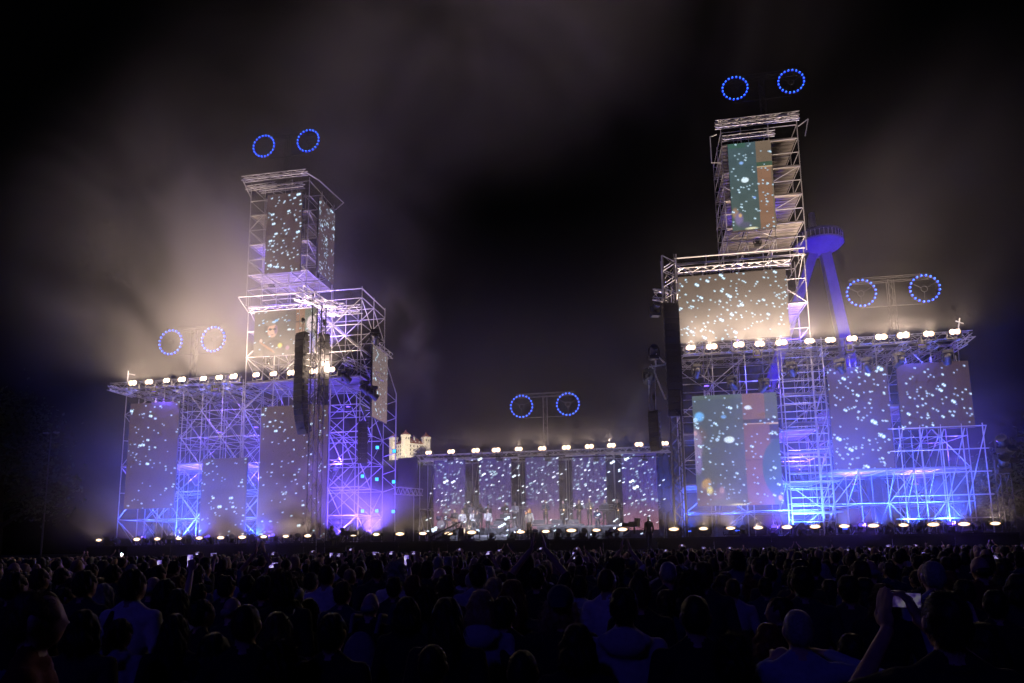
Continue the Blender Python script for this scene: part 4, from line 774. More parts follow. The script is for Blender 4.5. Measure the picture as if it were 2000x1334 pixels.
def person(p, label, body='stand', hair='short', hm='dark', shirt='black', legs='denim', skin=None, sc=1.0, rz=0.0, group='concertgoers in the nearest rows', name='person', cat='person'):
    o = bpy.data.objects.new(name, PB[body]); COL.objects.link(o); o.location = p; o.scale = (sc,) * 3; o.rotation_euler = (0, 0, rz); tagv(o, label, cat, group)
    for i, m in ((0, skin or SKIN), (1, SH[shirt]), (2, SH[legs])): o.material_slots[i].link = 'OBJECT'; o.material_slots[i].material = m
    if hair:
        for hh in ((hair, 'sidecurls') if hair == 'capback' else (hair,)):
            h = bpy.data.objects.new('hat' if hh in HATS else 'hair', HP[hh]); COL.objects.link(h); h.parent = o
            h.material_slots[0].link = 'OBJECT'; h.material_slots[0].material = (SH['white'] if hh == 'cap' else SH['navy']) if hh in HATS else HR[hm]
    return o
PHB = mat('phone_body', (.02, .02, .022), .3); PHS = []
def phone_screen_mat(i):
    m = bpy.data.materials.new('phone_screen'); m.use_nodes = True; nt = m.node_tree; b = nt.nodes['Principled BSDF']; tc = nt.nodes.new('ShaderNodeTexCoord'); n_ = nt.nodes.new('ShaderNodeTexNoise'); n_.inputs['Scale'].default_value = 22 + i * 5; mp = nt.nodes.new('ShaderNodeValToRGB')
    e = mp.color_ramp.elements; e[0].position = .38; e[0].color = (.05, .03, .25, 1); e[1].position = .62; e[1].color = (.85, .8, 1, 1); x = e.new(.5); x.color = (.35, .22, .8, 1)
    nt.links.new(tc.outputs['Object'], n_.inputs[0]); nt.links.new(n_.outputs[0], mp.inputs[0]); nt.links.new(mp.outputs[0], b.inputs['Emission Color']); b.inputs['Emission Strength'].default_value = (.95, .6, .10)[i]; m.cycles.emission_sampling = 'NONE'; return m
PHS = [phone_screen_mat(i) for i in range(3)]
_b = MB(); _b.box((-.074, 0, -.036), (.074, .008, .036)); PHME = _b.mesh('case', [PHB]); PSM = []
for i in range(3): _b = MB(); _b.box((-.069, -.0012, -.032), (.069, -.0002, .032)); PSM.append(_b.mesh('display', [PHS[i]]))
def phone(p, label, portrait=False, i=0, rz=0.0, sc=1.0, group='raised phones'):
    t = thing('smartphone', label, 'phone', p, group=group); t.rotation_euler = (0, math.pi / 2 if portrait else random.uniform(-.1, .1), rz); t.scale = (sc,) * 3
    link('case', PHME, t); link('display', PSM[i], t); return t
placed = []
def place(px, yt, w_, smin=.80, smax=1.10):
    d = F * .172 / w_; rz_ = ray(px, yt); z = CAM.z + rz_.z * d; s_ = z / 1.755
    if s_ < smin or s_ > smax:
        s_ = min(max(s_, smin), smax); 
        if rz_.z < -1e-3: d = (s_ * 1.755 - CAM.z) / rz_.z
    q_ = CAM + rz_ * d; placed.append((q_.x, q_.y)); return Vector((q_.x, q_.y, 0)), s_, d
NEAR = [
 (72, 1150, 78, 'jacket', 'short', 'brown', 'red', -.95, 'man in a dark red jacket turned sideways at the near corner, head in profile'),
 (128, 1146, 34, 'stand', 'short', 'black', 'black', -.8, 'man glancing sideways just behind the red jacket man'),
 (168, 1112, 38, 'stand', 'short', 'dark', 'charcoal', 0, 'tall dark-haired man behind the man glancing sideways'),
 (262, 1109, 44, 'stand', 'short', 'dark', 'white', 0, 'broad man in a white shirt with a dark strap across the back'),
 (344, 1124, 30, 'fem', 'long', 'red', 'black', .1, 'woman with long reddish hair next to the upright phone'),
 (298, 1124, 32, 'phone1', 'bald', 'grey', 'navy', 0, 'man holding a bright phone upright with one hand'),
 (236, 1207, 48, 'hood', 'pony', 'brown', 'pale', 0, 'small figure in a pale hoodie low in the near rows'),
 (343, 1198, 50, 'fem', 'long', 'black', 'black', .2, 'woman with straight black hair beside the pale hoodie'),
 (482, 1176, 62, 'jacket', 'crop', 'dark', 'black', .3, 'wide-shouldered man in black with cropped hair, head turned slightly'),
 (543, 1194, 54, 'fem', 'long', 'brown', 'black', -.1, 'woman with sunglasses pushed up on brown hair'),
 (574, 1171, 40, 'fem', 'long', 'dark', 'charcoal', .1, 'woman with long smooth hair behind the sunglasses woman'),
 (604, 1168, 38, 'fem', 'long', 'brown', 'black', -.2, 'woman with hair falling over one shoulder, beside the smooth-haired woman'),
 (578, 1145, 34, 'stand', 'cap', 'blonde', 'charcoal', 0, 'person in a pale cap in front of the white-shirted man'),
 (608, 1115, 30, 'stand', 'crop', 'dark', 'white', 0, 'man with broad white shirt shoulders beside the pale cap'),
 (548, 1250, 64, 'fem', 'curly', 'dark', 'charcoal', .1, 'curly-haired woman at the bottom edge under the sunglasses woman'),
 (395, 1169, 44, 'stand', 'short', 'dark', 'black', -.5, 'man turned a little, between the black-haired woman and cropped man'),
 (390, 1138, 30, 'stand', 'short', 'black', 'black', 0, 'short-haired man right behind the turned man'),
 (443, 1122, 33, 'stand', 'short', 'dark', 'charcoal', 0, 'dark-haired man two heads from the cropped man, farther back'),
 (517, 1122, 37, 'stand', 'short', 'dark', 'black', 0, 'tall dark-haired man behind the cropped man in black'),
 (557, 1117, 40, 'stand', 'curly', 'brown', 'black', 0, 'man with fluffy hair behind the pale cap'),
 (452, 1164, 38, 'stand', 'bald', 'grey', 'charcoal', -.2, 'balding man between the turned man and the cropped man'),
 (723, 1155, 40, 'stand', 'bald', 'grey', 'black', 0, 'bald man in black wearing a light backpack'),
 (670, 1133, 36, 'stand', 'short', 'brown', 'navy', -.1, 'brown-haired man between the white shirt and the bald man'),
 (834, 1148, 42, 'stand', 'curly', 'dark', 'charcoal', 0, 'curly-haired man behind the straight-haired woman'),
 (873, 1166, 58, 'fem', 'long', 'dark', 'black', 0, 'woman with a long straight curtain of dark hair'),
 (940, 1151, 50, 'hood', 'bob', 'blonde', 'pale', 0, 'blonde woman in a pale hooded top'),
 (985, 1162, 50, 'jacket', 'short', 'dark', 'black', 0, 'man in a plain black top before the long-haired woman near the centre'),
 (1000, 1131, 46, 'fem', 'long', 'red', 'charcoal', .1, 'woman with long auburn hair behind the black-topped man'),
 (966, 1127, 40, 'fem', 'long', 'blonde', 'black', -.1, 'woman with rim-lit fair hair behind the blonde hooded woman'),
 (1094, 1143, 54, 'jacket', 'capback', 'blonde', 'black', 0, 'man with a backward cap and curls sticking out at the sides'),
 (1131, 1122, 35, 'hood', 'short', 'dark', 'lightblue', .1, 'man in a blue hoodie behind the backward cap'),
 (1217, 1145, 58, 'hood', 'short', 'dark', 'pale', 0, 'man in a large pale hoodie with the hood down'),
 (1126, 1218, 64, 'fem', 'bob', 'dark', 'black', 0, 'dark bobbed head low before the backward cap'),
 (1248, 1124, 46, 'fem', 'bun', 'brown', 'black', .1, 'woman with a small bun on top beside the pale hoodie man'),
 (845, 1254, 72, 'stand', 'crop', 'dark', 'black', 0, 'dark round head at the bottom edge before the straight-haired woman'),
 (955, 1108, 28, 'stand', 'short', 'dark', 'charcoal', 0, 'short-haired man behind the rim-lit fair hair'),
 (920, 1116, 27, 'stand', 'crop', 'grey', 'grey', 0, 'white-haired head behind the curly-haired man'),
 (856, 1085, 21, 'stand', 'crop', 'grey', 'grey', 0, 'pale-haired head farther back beyond the curly man'),
 (1048, 1107, 32, 'clap', 'short', 'dark', 'black', 0, 'person clapping with both arms raised overhead'),
 (1356, 1158, 64, 'jacket', 'crop', 'dark', 'black', 0, 'man with a smooth cropped head before the pale bag strap'),
 (1565, 1104, 44, 'stand', 'short', 'black', 'charcoal', 0, 'tall man with an oval dark head behind the older man'),
 (1655, 1121, 42, 'stand', 'short', 'dark', 'olive', -.1, 'man in an olive top left of the phone holder'),
 (1522, 1164, 46, 'stand', 'short', 'dark', 'black', 1.2, 'man facing sideways in profile behind the older man'),
 (1556, 1186, 65, 'elbow', 'crop', 'grey', 'lightblue', 0, 'older grey-haired man in a pale shirt lifting an elbow'),
 (1498, 1216, 54, 'fem', 'bob', 'red', 'black', 0, 'low auburn head beside the older man'),
 (1820, 1092, 44, 'stand', 'crop', 'grey', 'pale', 0, 'man with a pale collar and grey cropped hair behind the phone holder'),
 (1777, 1313, 78, 'fem', 'crop', 'brown', 'black', 0, 'top of a brown head at the bottom edge under the raised phone'),
 (1722, 1139, 44, 'fem', 'bob', 'brown', 'black', -.2, 'bob-haired woman just behind the raised phone'),
 (1688, 1164, 30, 'stand', 'short', 'dark', 'black', 0, 'small dark head left of the raised phone'),
 (1618, 1131, 30, 'fem', 'long', 'dark', 'charcoal', 0, 'long-haired woman between the olive top and the tall oval head'),
 (1373, 1095, 38, 'stand', 'short', 'brown', 'charcoal', 0, 'tall man farther back behind the smooth cropped head'),
 (1346, 1116, 38, 'fem', 'curly', 'dark', 'black', 0, 'curly head behind the smooth cropped man'),
 (1410, 1122, 32, 'fem', 'bob', 'brown', 'charcoal', .1, 'bob-haired head right behind the crossbody bag wearer'),
 (1430, 1128, 33, 'stand', 'crop', 'brown', 'pale', .1, 'person in a pale top with a dark crossbody bag'),
 (1465, 1132, 27, 'fem', 'curly', 'red', 'black', 0, 'small curly head right of the crossbody bag'),
 (1493, 1127, 30, 'stand', 'short', 'dark', 'navy', 0, 'man in navy right of the small curly head'),
 (1395, 1167, 38, 'fem', 'bob', 'blonde', 'charcoal', .2, 'fair bob peeking out beside the smooth cropped man'),
 (1300, 1150, 40, 'fem', 'pony', 'brown', 'navy', -.1, 'ponytailed woman in navy between the pale hoodie and the cropped man'),
 (1880, 1130, 40, 'stand', 'short', 'dark', 'black', 0, 'man beyond the phone holder, hair touching his outline'),
 (1940, 1150, 46, 'stand', 'short', 'black', 'black', -.1, 'dark figure between the phone holder and the picture edge'),
 (1985, 1120, 40, 'stand', 'bob', 'dark', 'charcoal', 0, 'bobbed figure at the outer picture edge beyond the phone holder'),
 (1915, 1215, 70, 'fem', 'long', 'black', 'black', 0, 'long-haired dark figure low at the outer corner'),
 (770, 1125, 32, 'stand', 'short', 'dark', 'charcoal', .1, 'man between the bald man and the curly man, set back'),
 (795, 1165, 46, 'fem', 'bob', 'black', 'black', 0, 'black bob between the bald man and the straight-haired woman'),
 (650, 1195, 60, 'jacket', 'short', 'black', 'black', 0, 'dark figure filling the gap before the brown-haired man'),
 (165, 1190, 56, 'fem', 'bob', 'black', 'charcoal', .1, 'dark bob right beside the red jacket man'),
 (30, 1115, 40, 'stand', 'short', 'dark', 'black', 0, 'head at the outer edge behind the red jacket man'),
 (420, 1235, 62, 'fem', 'bob', 'black', 'black', 0, 'low dark bob at the bottom edge beside the cropped man'),
 (1430, 1240, 66, 'fem', 'curly', 'dark', 'black', 0, 'low curly head at the bottom edge beside the older man'),
 (1020, 1265, 76, 'fem', 'crop', 'black', 'black', 0, 'low dark head at the bottom centre edge'),
 (1660, 1235, 62, 'stand', 'short', 'black', 'black', 0, 'dark head below the forearm of the phone holder'),
]
NP = {}
for px, yt, w_, body, hair, hm, shirt, rz, label in NEAR:
    p, s_, d = place(px, yt, w_); NP[label] = (person(p, label, body, hair, hm, shirt, 'denim', sc=s_, rz=rz, skin=SKIN2 if hm in ('grey', 'blonde') else None), p, s_)
# the man with the bright upright phone
o, p, s_ = NP['man holding a bright phone upright with one hand']
phone(p + Vector((.155, .40, 1.90)) * s_, 'bright phone held upright showing the lit stage', True, 0, 0, s_ * 1.0, 'phones of the nearest rows')
# the near phone holder with his own pose
p, s_, d = place(1843, 1150, 86)
def loc_of(px, py, dep): return (PD(px, py, dep) - p) / s_
b = Body().core(); el = loc_of(1672, 1352, d + .10); wr = loc_of(1733, 1232, d + .34); fd = loc_of(1722, 1150, d + .36) - wr
b.cap((-.185, 0, 1.405), el, .058, .046, 1); b.cap(el, wr, .043, .029, 0); b.hand(wr, fd, (1, .5, 0), -1, .35, 0, 1.05); b.arm(1, (.32, .16, 1.3), (.03, .36, 1.60), (-.3, .2, 1), (-.6, .5, 0), 'short', .9)
PB['holder'] = b.mesh('person_holder', .008)
NP['holder'] = (person(p, 'big dark man near the corner holding up a phone sideways', 'holder', 'short', 'dark', 'black', sc=s_), p, s_)
phone(PD(1768, 1172, d + .38), 'phone held sideways by the big man near the corner', False, 2, YAW, 1.02, 'phones of the nearest rows').scale = (1.0,) * 3
# bags and strap and sunglasses
o, p, s_ = NP['bald man in black wearing a light backpack']
t = thing('backpack', 'light backpack on the back of the bald man', 'backpack', p + Vector((0, -.13, 1.0)) * s_); BAGM = cloth('backpack', (.22, .2, .22))
bk = Body().ell((0, -.07, .16), (.15, .09, .23), 0).ell((0, -.13, .08), (.11, .05, .11), 0); me = bk.mesh('pack', .014); me.materials.clear(); me.materials.append(BAGM); link('pack', me, t); mb = MB()
for sd in (-1, 1): mb.path([(sd * .11, -.02, .36), (sd * .12, .05, .50), (sd * .11, .20, .48)], [.018] * 3); 
mb.build('strap', BAGM, t)
o, p, s_ = NP['broad man in a white shirt with a dark strap across the back']
t = thing('shoulder_bag', 'dark bag strap across the white-shirted man', 'bag', p + Vector((.2, -.05, .85)) * s_); mb = MB(); mb.path([(-.32, -.0, .62), (-.30, -.09, .52), (-.12, -.13, .22), (.0, -.1, 0)], [.02] * 4); mb.build('strap', BLACK, t); mb = MB(); mb.box((-.02, -.14, -.25), (.1, .12, .02)); mb.build('pouch', BLACK, t)
o, p, s_ = NP['person in a pale top with a dark crossbody bag']
t = thing('shoulder_bag', 'dark crossbody bag on the pale-topped person', 'bag', p + Vector((0, -.16, 1.1)) * s_); mb = MB(); mb.path([(-.12, .05, .32), (-.05, .0, .12), (.14, .02, -.15)], [.02] * 3); mb.build('strap', BLACK, t); mb = MB(); mb.box((-.1, -.06, -.08), (.1, .02, .1)); mb.build('pouch', BLACK, t)
o, p, s_ = NP['woman with sunglasses pushed up on brown hair']
t = thing('sunglasses', 'sunglasses pushed up on the brown-haired woman', 'sunglasses', p + Vector((0, .02, 1.735)) * s_); GL = mat('glasses', (.02, .02, .02), .1)
mb = MB()
for sd in (-1, 1): mb.ell(sd * .035, .06, .02, .03, .006, .022, 12, 6)
mb.build('lens', GL, t); mb = MB()
for sd in (-1, 1): mb.path([(sd * .066, .06, .022), (sd * .09, .0, .0), (sd * .085, -.06, -.03)], [.004] * 3)
mb.build('frame', GL, t)
ANCH = [(60, 'the unlit lamp post'), (193, 'the outermost castle-side footlight'), (298, 'the outer tall dotted screen'), (436, 'the short dotted screen'), (540, 'the inner tall dotted screen'), (611, 'the castle-side mast'), (660, 'the seated camera operator'), (735, 'the cyan square lamps'), (810, 'the castle'), (878, 'the first band screen'), (967, 'the second band screen'), (1034, 'the lead singer'), (1085, 'the middle band screen'), (1152, 'the fourth band screen'), (1250, 'the fifth band screen'), (1330, 'the outer mast'), (1440, 'the picture screen'), (1570, 'the stair rails'), (1680, 'the lower-hung dotted screen'), (1825, 'the outermost screen'), (1944, 'the last outer footlight')]
def anchor(p):
    v = Vector(p) - CAM; x = PX0 + F * v.dot(_r) / v.dot(_fw); return min(ANCH, key=lambda a: abs(a[0] - x))[1]
# phones over the middle rows
PH = [(311, 1104), (535, 1081), (534, 1104), (417, 1083), (387, 1081), (611, 1077), (647, 1086), (663, 1084), (686, 1070), (734, 1081), (765, 1080), (809, 1080), (794, 1094), (898, 1073), (954, 1080), (976, 1075), (1056, 1071), (1127, 1071), (1121, 1085), (1300, 1075), (1332, 1065), (1375, 1070), (1352, 1082), (1425, 1070), (1492, 1074), (1655, 1074), (1697, 1073), (1735, 1066), (1746, 1075), (1788, 1065), (1804, 1085), (1943, 1088), (1963, 1075)]
for i, (x, y) in enumerate(PH):
    dep = 24 if y < 1078 else (15 if y < 1090 else 9.5); c_ = PD(x, y, dep); one = i % 3 == 0
    off = Vector((.155, .40, 1.90)) if one else Vector((0, .47, 1.79)); s_ = min(1.1, max(.86, c_.z / off.z)); loc = Vector((c_.x - off.x * s_, c_.y - off.y * s_, 0)); placed.append((loc.x, loc.y))
    hq, sq = random.choice(('short', 'crop', 'bob', 'long')), random.choice(('black', 'charcoal', 'navy', 'grey')); far_ = {24: 'far', 15: 'middle', 9.5: 'nearer'}[dep]
    person(loc, f'{hq}-haired concertgoer in {sq} filming with a phone, {far_} rows, below {anchor(loc)}', 'phone1' if one else 'phone2', hq, random.choice(('dark', 'brown', 'black')), sq, sc=s_, group='concertgoers filming in the middle rows')
    c_ = loc + off * s_; phone(c_ + Vector((0, 0, .0)), f'small lit phone of the {hq}-haired {sq}-topped concertgoer, {far_} rows, below {anchor(loc)}', one and i % 2 == 0, i % 2, random.uniform(-.3, .3) + YAW, .98, 'lit phones over the middle rows')
# phone torch shining back from the crowd
c_ = PD(238, 1086, 20); loc = Vector((c_.x - .155, c_.y - .4, 0)); person(loc, 'concertgoer shining a phone torch back at the viewer, castle-side rows', 'phone1', 'short', 'dark', 'black', sc=c_.z / 1.9, group='concertgoers filming in the middle rows'); placed.append((loc.x, loc.y))
t = phone(c_, 'phone with a bright white torch in the castle-side rows', True, 2, math.pi); t.rotation_euler = (0, math.pi / 2, 0); mb = MB(); mb.ell(-.05, -.012, 0, .028, .008, .028, 12, 6); mb.build('torch', mat('torch_lit', (1, 1, 1), .3, emit=(.8, .88, 1), estr=60), t)
lamp_light('torch_glow', 'POINT', c_ + Vector((0, -.06, .05)), 2.5, (.8, .88, 1), None, .02)
# middle rows, individuals
def free(x, y, r_): return all((x - a) ** 2 + (y - b_) ** 2 > r_ * r_ for a, b_ in placed)
shirts = ['black'] * 6 + ['charcoal'] * 4 + ['navy'] * 3 + ['grey'] * 2 + ['white', 'pale', 'olive', 'denim', 'red']
hairs = ['short'] * 6 + ['crop'] * 3 + ['bob'] * 2 + ['long'] * 3 + ['curly', 'pony', 'bun', 'bald']; hcol = ['dark'] * 5 + ['brown'] * 4 + ['black'] * 2 + ['blonde', 'grey', 'red']
def phrase(h): return dict(short='short-haired', crop='crop-haired', bob='bob-haired', long='long-haired', curly='curly-haired', pony='ponytailed', bun='bun-haired', bald='balding', cap='capped')[h]
USED = set(); cnt = 0; d = 6.2
while cnt < 172 and d < 17:
    xw = 0.78 * d; x = -xw
    while x < xw and cnt < 172:
        xx = x + random.uniform(-.12, .12); dd = d + random.uniform(-.18, .18); c_ = CAM + _r0 * xx + Vector((-math.sin(YAW), math.cos(YAW), 0)) * dd
        if free(c_.x, c_.y, .42):
            placed.append((c_.x, c_.y)); h = random.choice(hairs); sh = random.choice(shirts); lbq = None
            for _try in range(12):
                lbq = f'{phrase(h)} concertgoer in a {sh} top, {ORD[int((d - 6.2) / .62 + .01)]} middle row, below {anchor(c_)}'
                if lbq not in USED: break
                h = random.choice(hairs); sh = random.choice(shirts)
            USED.add(lbq); fem = h in ('bob', 'long', 'pony', 'bun'); s_ = random.uniform(.90, .97) if fem else random.uniform(.96, 1.05)
            bd = 'fem' if fem else random.choice(('stand', 'stand', 'jacket', 'hood', 'fold'))
            if d > 9 and random.random() < .025: bd = 'clap'
            person(Vector((c_.x, c_.y, 0)), lbq, bd, h, random.choice(hcol), sh, sc=s_, rz=random.gauss(0, .2), group='concertgoers standing in the middle rows'); cnt += 1
        x += .62
    d += .62
D_END = d
# the mass beyond as one crowd
LP = []
for k, hk, fr in (('stand', 'short', .016), ('fem', 'long', .016), ('stand', 'crop', .016), ('hood', 'curly', .016), ('phone1', 'short', .02), ('clap', 'short', .02), ('fem', 'bob', .016), ('stand', 'bald', .016)):
    me = BD[k].mesh('lp', .03, .14); hb = {'short': H0(), 'long': lg, 'crop': H0(.97), 'curly': H0(1.15), 'bob': bb, 'bald': H0(.93)}[hk].mesh('lph', .026, .22)
    v = np.zeros(len(me.vertices) * 3); me.vertices.foreach_get('co', v); v2 = np.zeros(len(hb.vertices) * 3); hb.vertices.foreach_get('co', v2)
    f = [tuple(q.vertices) for q in me.polygons]; mi = [q.material_index for q in me.polygons]; n0 = len(v) // 3; f += [tuple(i + n0 for i in q.vertices) for q in hb.polygons]; mi += [9 if hk != 'bald' else 0] * len(hb.polygons)
    LP.append((np.concatenate([v, v2]).reshape(-1, 3), f, np.array(mi))); bpy.data.meshes.remove(me); bpy.data.meshes.remove(hb)
cmats = [SKIN, SH['denim'], SHOE, SH['black'], SH['charcoal'], SH['navy'], SH['grey'], SH['pale'], SH['red'], HR['dark'], HR['brown'], HR['blonde'], HR['black']]
av, af, am = [], [], []; base = 0; d = D_END
wts = [5, 3, 4, 1, .25, .12, 2, .6]
while d < 36.5:
    xw = .86 * d; x = -xw
    while x < xw:
        xx = x + random.uniform(-.2, .2); dd = d + random.uniform(-.25, .25); c_ = CAM + _r0 * xx + Vector((-math.sin(YAW), math.cos(YAW), 0)) * dd; x += .66
        if c_.y > 36.6 or not free(c_.x, c_.y, .4): continue
        v, f, mi = random.choices(LP, wts)[0]; a = random.gauss(0, .3); s_ = random.uniform(.9, 1.06); ca_, sa_ = math.cos(a) * s_, math.sin(a) * s_
        w_ = np.stack([v[:, 0] * ca_ - v[:, 1] * sa_ + c_.x, v[:, 0] * sa_ + v[:, 1] * ca_ + c_.y, v[:, 2] * s_], 1); av.append(w_)
        af += [tuple(i + base for i in q) for q in f]; base += len(v); m2_ = mi.copy(); m2_[mi == 1] = random.choice((3, 3, 3, 4, 4, 5, 6, 7, 8)); m2_[mi == 2] = 1; m2_[mi == 3] = 2; m2_[mi == 9] = random.choice((9, 9, 10, 12, 12, 11)); am.append(m2_)
    d += .66
me = bpy.data.meshes.new('crowd'); me.from_pydata(np.concatenate(av).tolist(), [], af)
for m in cmats: me.materials.append(m)
me.polygons.foreach_set('material_index', np.concatenate(am).astype(np.int32)); me.polygons.foreach_set('use_smooth', [True] * len(me.polygons)); me.update()
tagv(link('crowd', me), 'packed mass of concertgoers between the middle rows and the stage', kind='stuff')
# ------------------------------------------------------------------ the band
GOLD = mat('brass', (.7, .48, .18), .25, .9); WOOD = mat('guitar_body', (.25, .08, .03), .3); KEYS = mat('keys', (.75, .75, .72), .4); DRUM = mat('drum_shell', (.12, .12, .3), .3); SKINM = mat('drum_head', (.7, .7, .68), .6)
def riser(x0, x1, y0, y1, z, label):
    t = thing('riser', label, 'riser', Vector(((x0 + x1) / 2, (y0 + y1) / 2, ZD))); n_ = max(2, int((x1 - x0) / 1.6))
    mb = MB(); mb.cbox(0, 0, z - .05, x1 - x0, y1 - y0, .1); mb.build('top', DECKM, t)
    for i in range(n_): a_ = -(x1 - x0) / 2 + (x1 - x0) * i / n_; mb = MB(); mb.box((a_ + .02, -(y1 - y0) / 2 + .01, 0), (a_ + (x1 - x0) / n_ - .02, -(y1 - y0) / 2 + .05, z - .1)); mb.build('front_panel', BLACK, t)
YR1, YR2 = 43.4, 46.2
riser(P(862, 1000, YR1).x, P(1012, 1000, YR1).x, YR1 - .9, YR1 + .9, .42, 'low black riser under the front players on the castle side of the singer')
riser(P(860, 1000, YR2).x, P(1015, 1000, YR2).x, YR2 - 1, YR2 + 1, .95, 'high black riser under the back players on the castle side of the singer')
riser(P(1052, 1000, YR2).x, P(1216, 1000, YR2).x, YR2 - 1, YR2 + 1, 1.0, 'high black riser under the saxophone players')
BAND = [(871, 1, .95, 'short', 'grey', 'white', 'drummer behind a drum kit nearest the castle', 'drum'), (888, 0, 1, 'short', 'brown', 'charcoal', 'guitarist in a dark jacket beside the drum kit', 'guitar'), (903, 0, .95, 'long', 'blonde', 'white', 'singer in white beside the guitarist on the low riser', 'mic'), (908.5, 1, .97, 'short', 'brown', 'charcoal', 'back player in a dark jacket behind the white-clad singer', None),
        (922, 1, 1.0, 'bald', 'grey', 'white', 'tall bald back player in white', None), (925, 0, .95, 'short', 'dark', 'white', 'front player in white before the tall bald player', 'mic'), (932, 0, .93, 'bob', 'brown', 'charcoal', 'front player in dark with bobbed hair', 'mic'), (938, 1, .98, 'long', 'brown', 'charcoal', 'long-haired back player in a dark jacket', None), (953, 0, .96, 'short', 'dark', 'white', 'front player in white before a black box', 'mic'), (953.5, 1, .95, 'short', 'dark', 'black', 'back player in black above the black box', None),
        (987, 1, 1.0, 'bald', 'grey', 'charcoal', 'bald keyboard player nearest the bobbed singers', None), (991, 0, .93, 'bob', 'brown', 'white', 'keyboard player in white at the lower keyboard', 'keys'), (1006, 1, 1.0, 'crop', 'grey', 'white', 'grey-haired keyboard player in white by the lead singer', None),
        (1066, 1, 1.03, 'short', 'blonde', 'denim', 'saxophone player just beyond the lead singer', 'sax'), (1100, 1, 1.0, 'bald', 'grey', 'charcoal', 'bald saxophone player at a keyboard desk', 'sax'), (1131, 1, 1.0, 'short', 'blonde', 'charcoal', 'fair-haired brass player, third beyond the lead singer', 'sax'), (1152, 1, 1.05, 'crop', 'grey', 'grey', 'tall brass player, fourth beyond the lead singer', 'sax'), (1167, 0, .9, 'bob', 'dark', 'navy', 'small seated-height player before the tall brass player', None), (1182, 1, 1.0, 'bald', 'grey', 'grey', 'bald player leaning over a desk near the outer end', 'keys'), (1206, 1, 1.0, 'short', 'grey', 'black', 'outermost player of the band in black', 'sax')]
def sax(p, label, sc=1.0):
    t = thing('saxophone', label, 'saxophone', p, group='brass instruments'); t.scale = (sc,) * 3
    mb = MB(); mb.path([(.1, -.02, .42), (.02, -.1, .45), (0, -.14, .3), (0, -.16, -.25), (.02, -.24, -.36), (.04, -.33, -.28), (.05, -.38, .0)], [.012, .015, .02, .04, .05, .06, .11], 10); mb.build('body', GOLD, t, True); mb = MB()
    for i in range(6): mb.bar((-.01, -.19 - i * .002, .2 - i * .07), (-.01, -.2 - i * .002, .2 - i * .07), .022, n=8)
    mb.build('key_cups', GOLD, t); mb = MB(); mb.bar((.1, -.02, .42), (.14, .02, .42), .01); mb.build('mouthpiece', BLACK, t)
def micstand(p, label):
    t = thing('microphone_stand', label, 'microphone stand', p, group='microphone stands'); mb = MB()
    for a_ in range(3): mb.bar((0, 0, .06), (.28 * math.cos(a_ * 2.1), .28 * math.sin(a_ * 2.1), .01), .012)
    mb.build('tripod', BLACK, t); mb = MB(); mb.bar((0, 0, .05), (0, 0, 1.3), .014); mb.bar((0, 0, 1.3), (0, .35, 1.5), .01); mb.build('pole', BLACK, t); mb = MB(); mb.bar((0, .35, 1.5), (0, .47, 1.53), .018, .026, 8); mb.build('microphone', BLACK, t)
def keyboard(p, label, rz=0):
    t = thing('keyboard', label, 'keyboard', p, rz, 'stage keyboards'); mb = MB(); mb.box((-.65, -.17, .92), (.65, .17, 1.02)); mb.build('body', BLACK, t); mb = MB(); mb.box((-.6, -.02, 1.021), (.6, .155, 1.035)); mb.build('keys', KEYS, t)
    for s in (-1, 1): mb = MB(); mb.bar((s * .5, -.15, 0), (-s * .5, -.12 + .02 * s, .92), .02); mb.bar((s * .5, .15, 0), (-s * .5, .12 + .02 * s, .92), .02); mb.build('leg', BLACK, t)
    mb = MB(); mb.box((-.35, -.2, 1.05), (.35, -.17, 1.3)); mb.build('music_rest', BLACK, t)
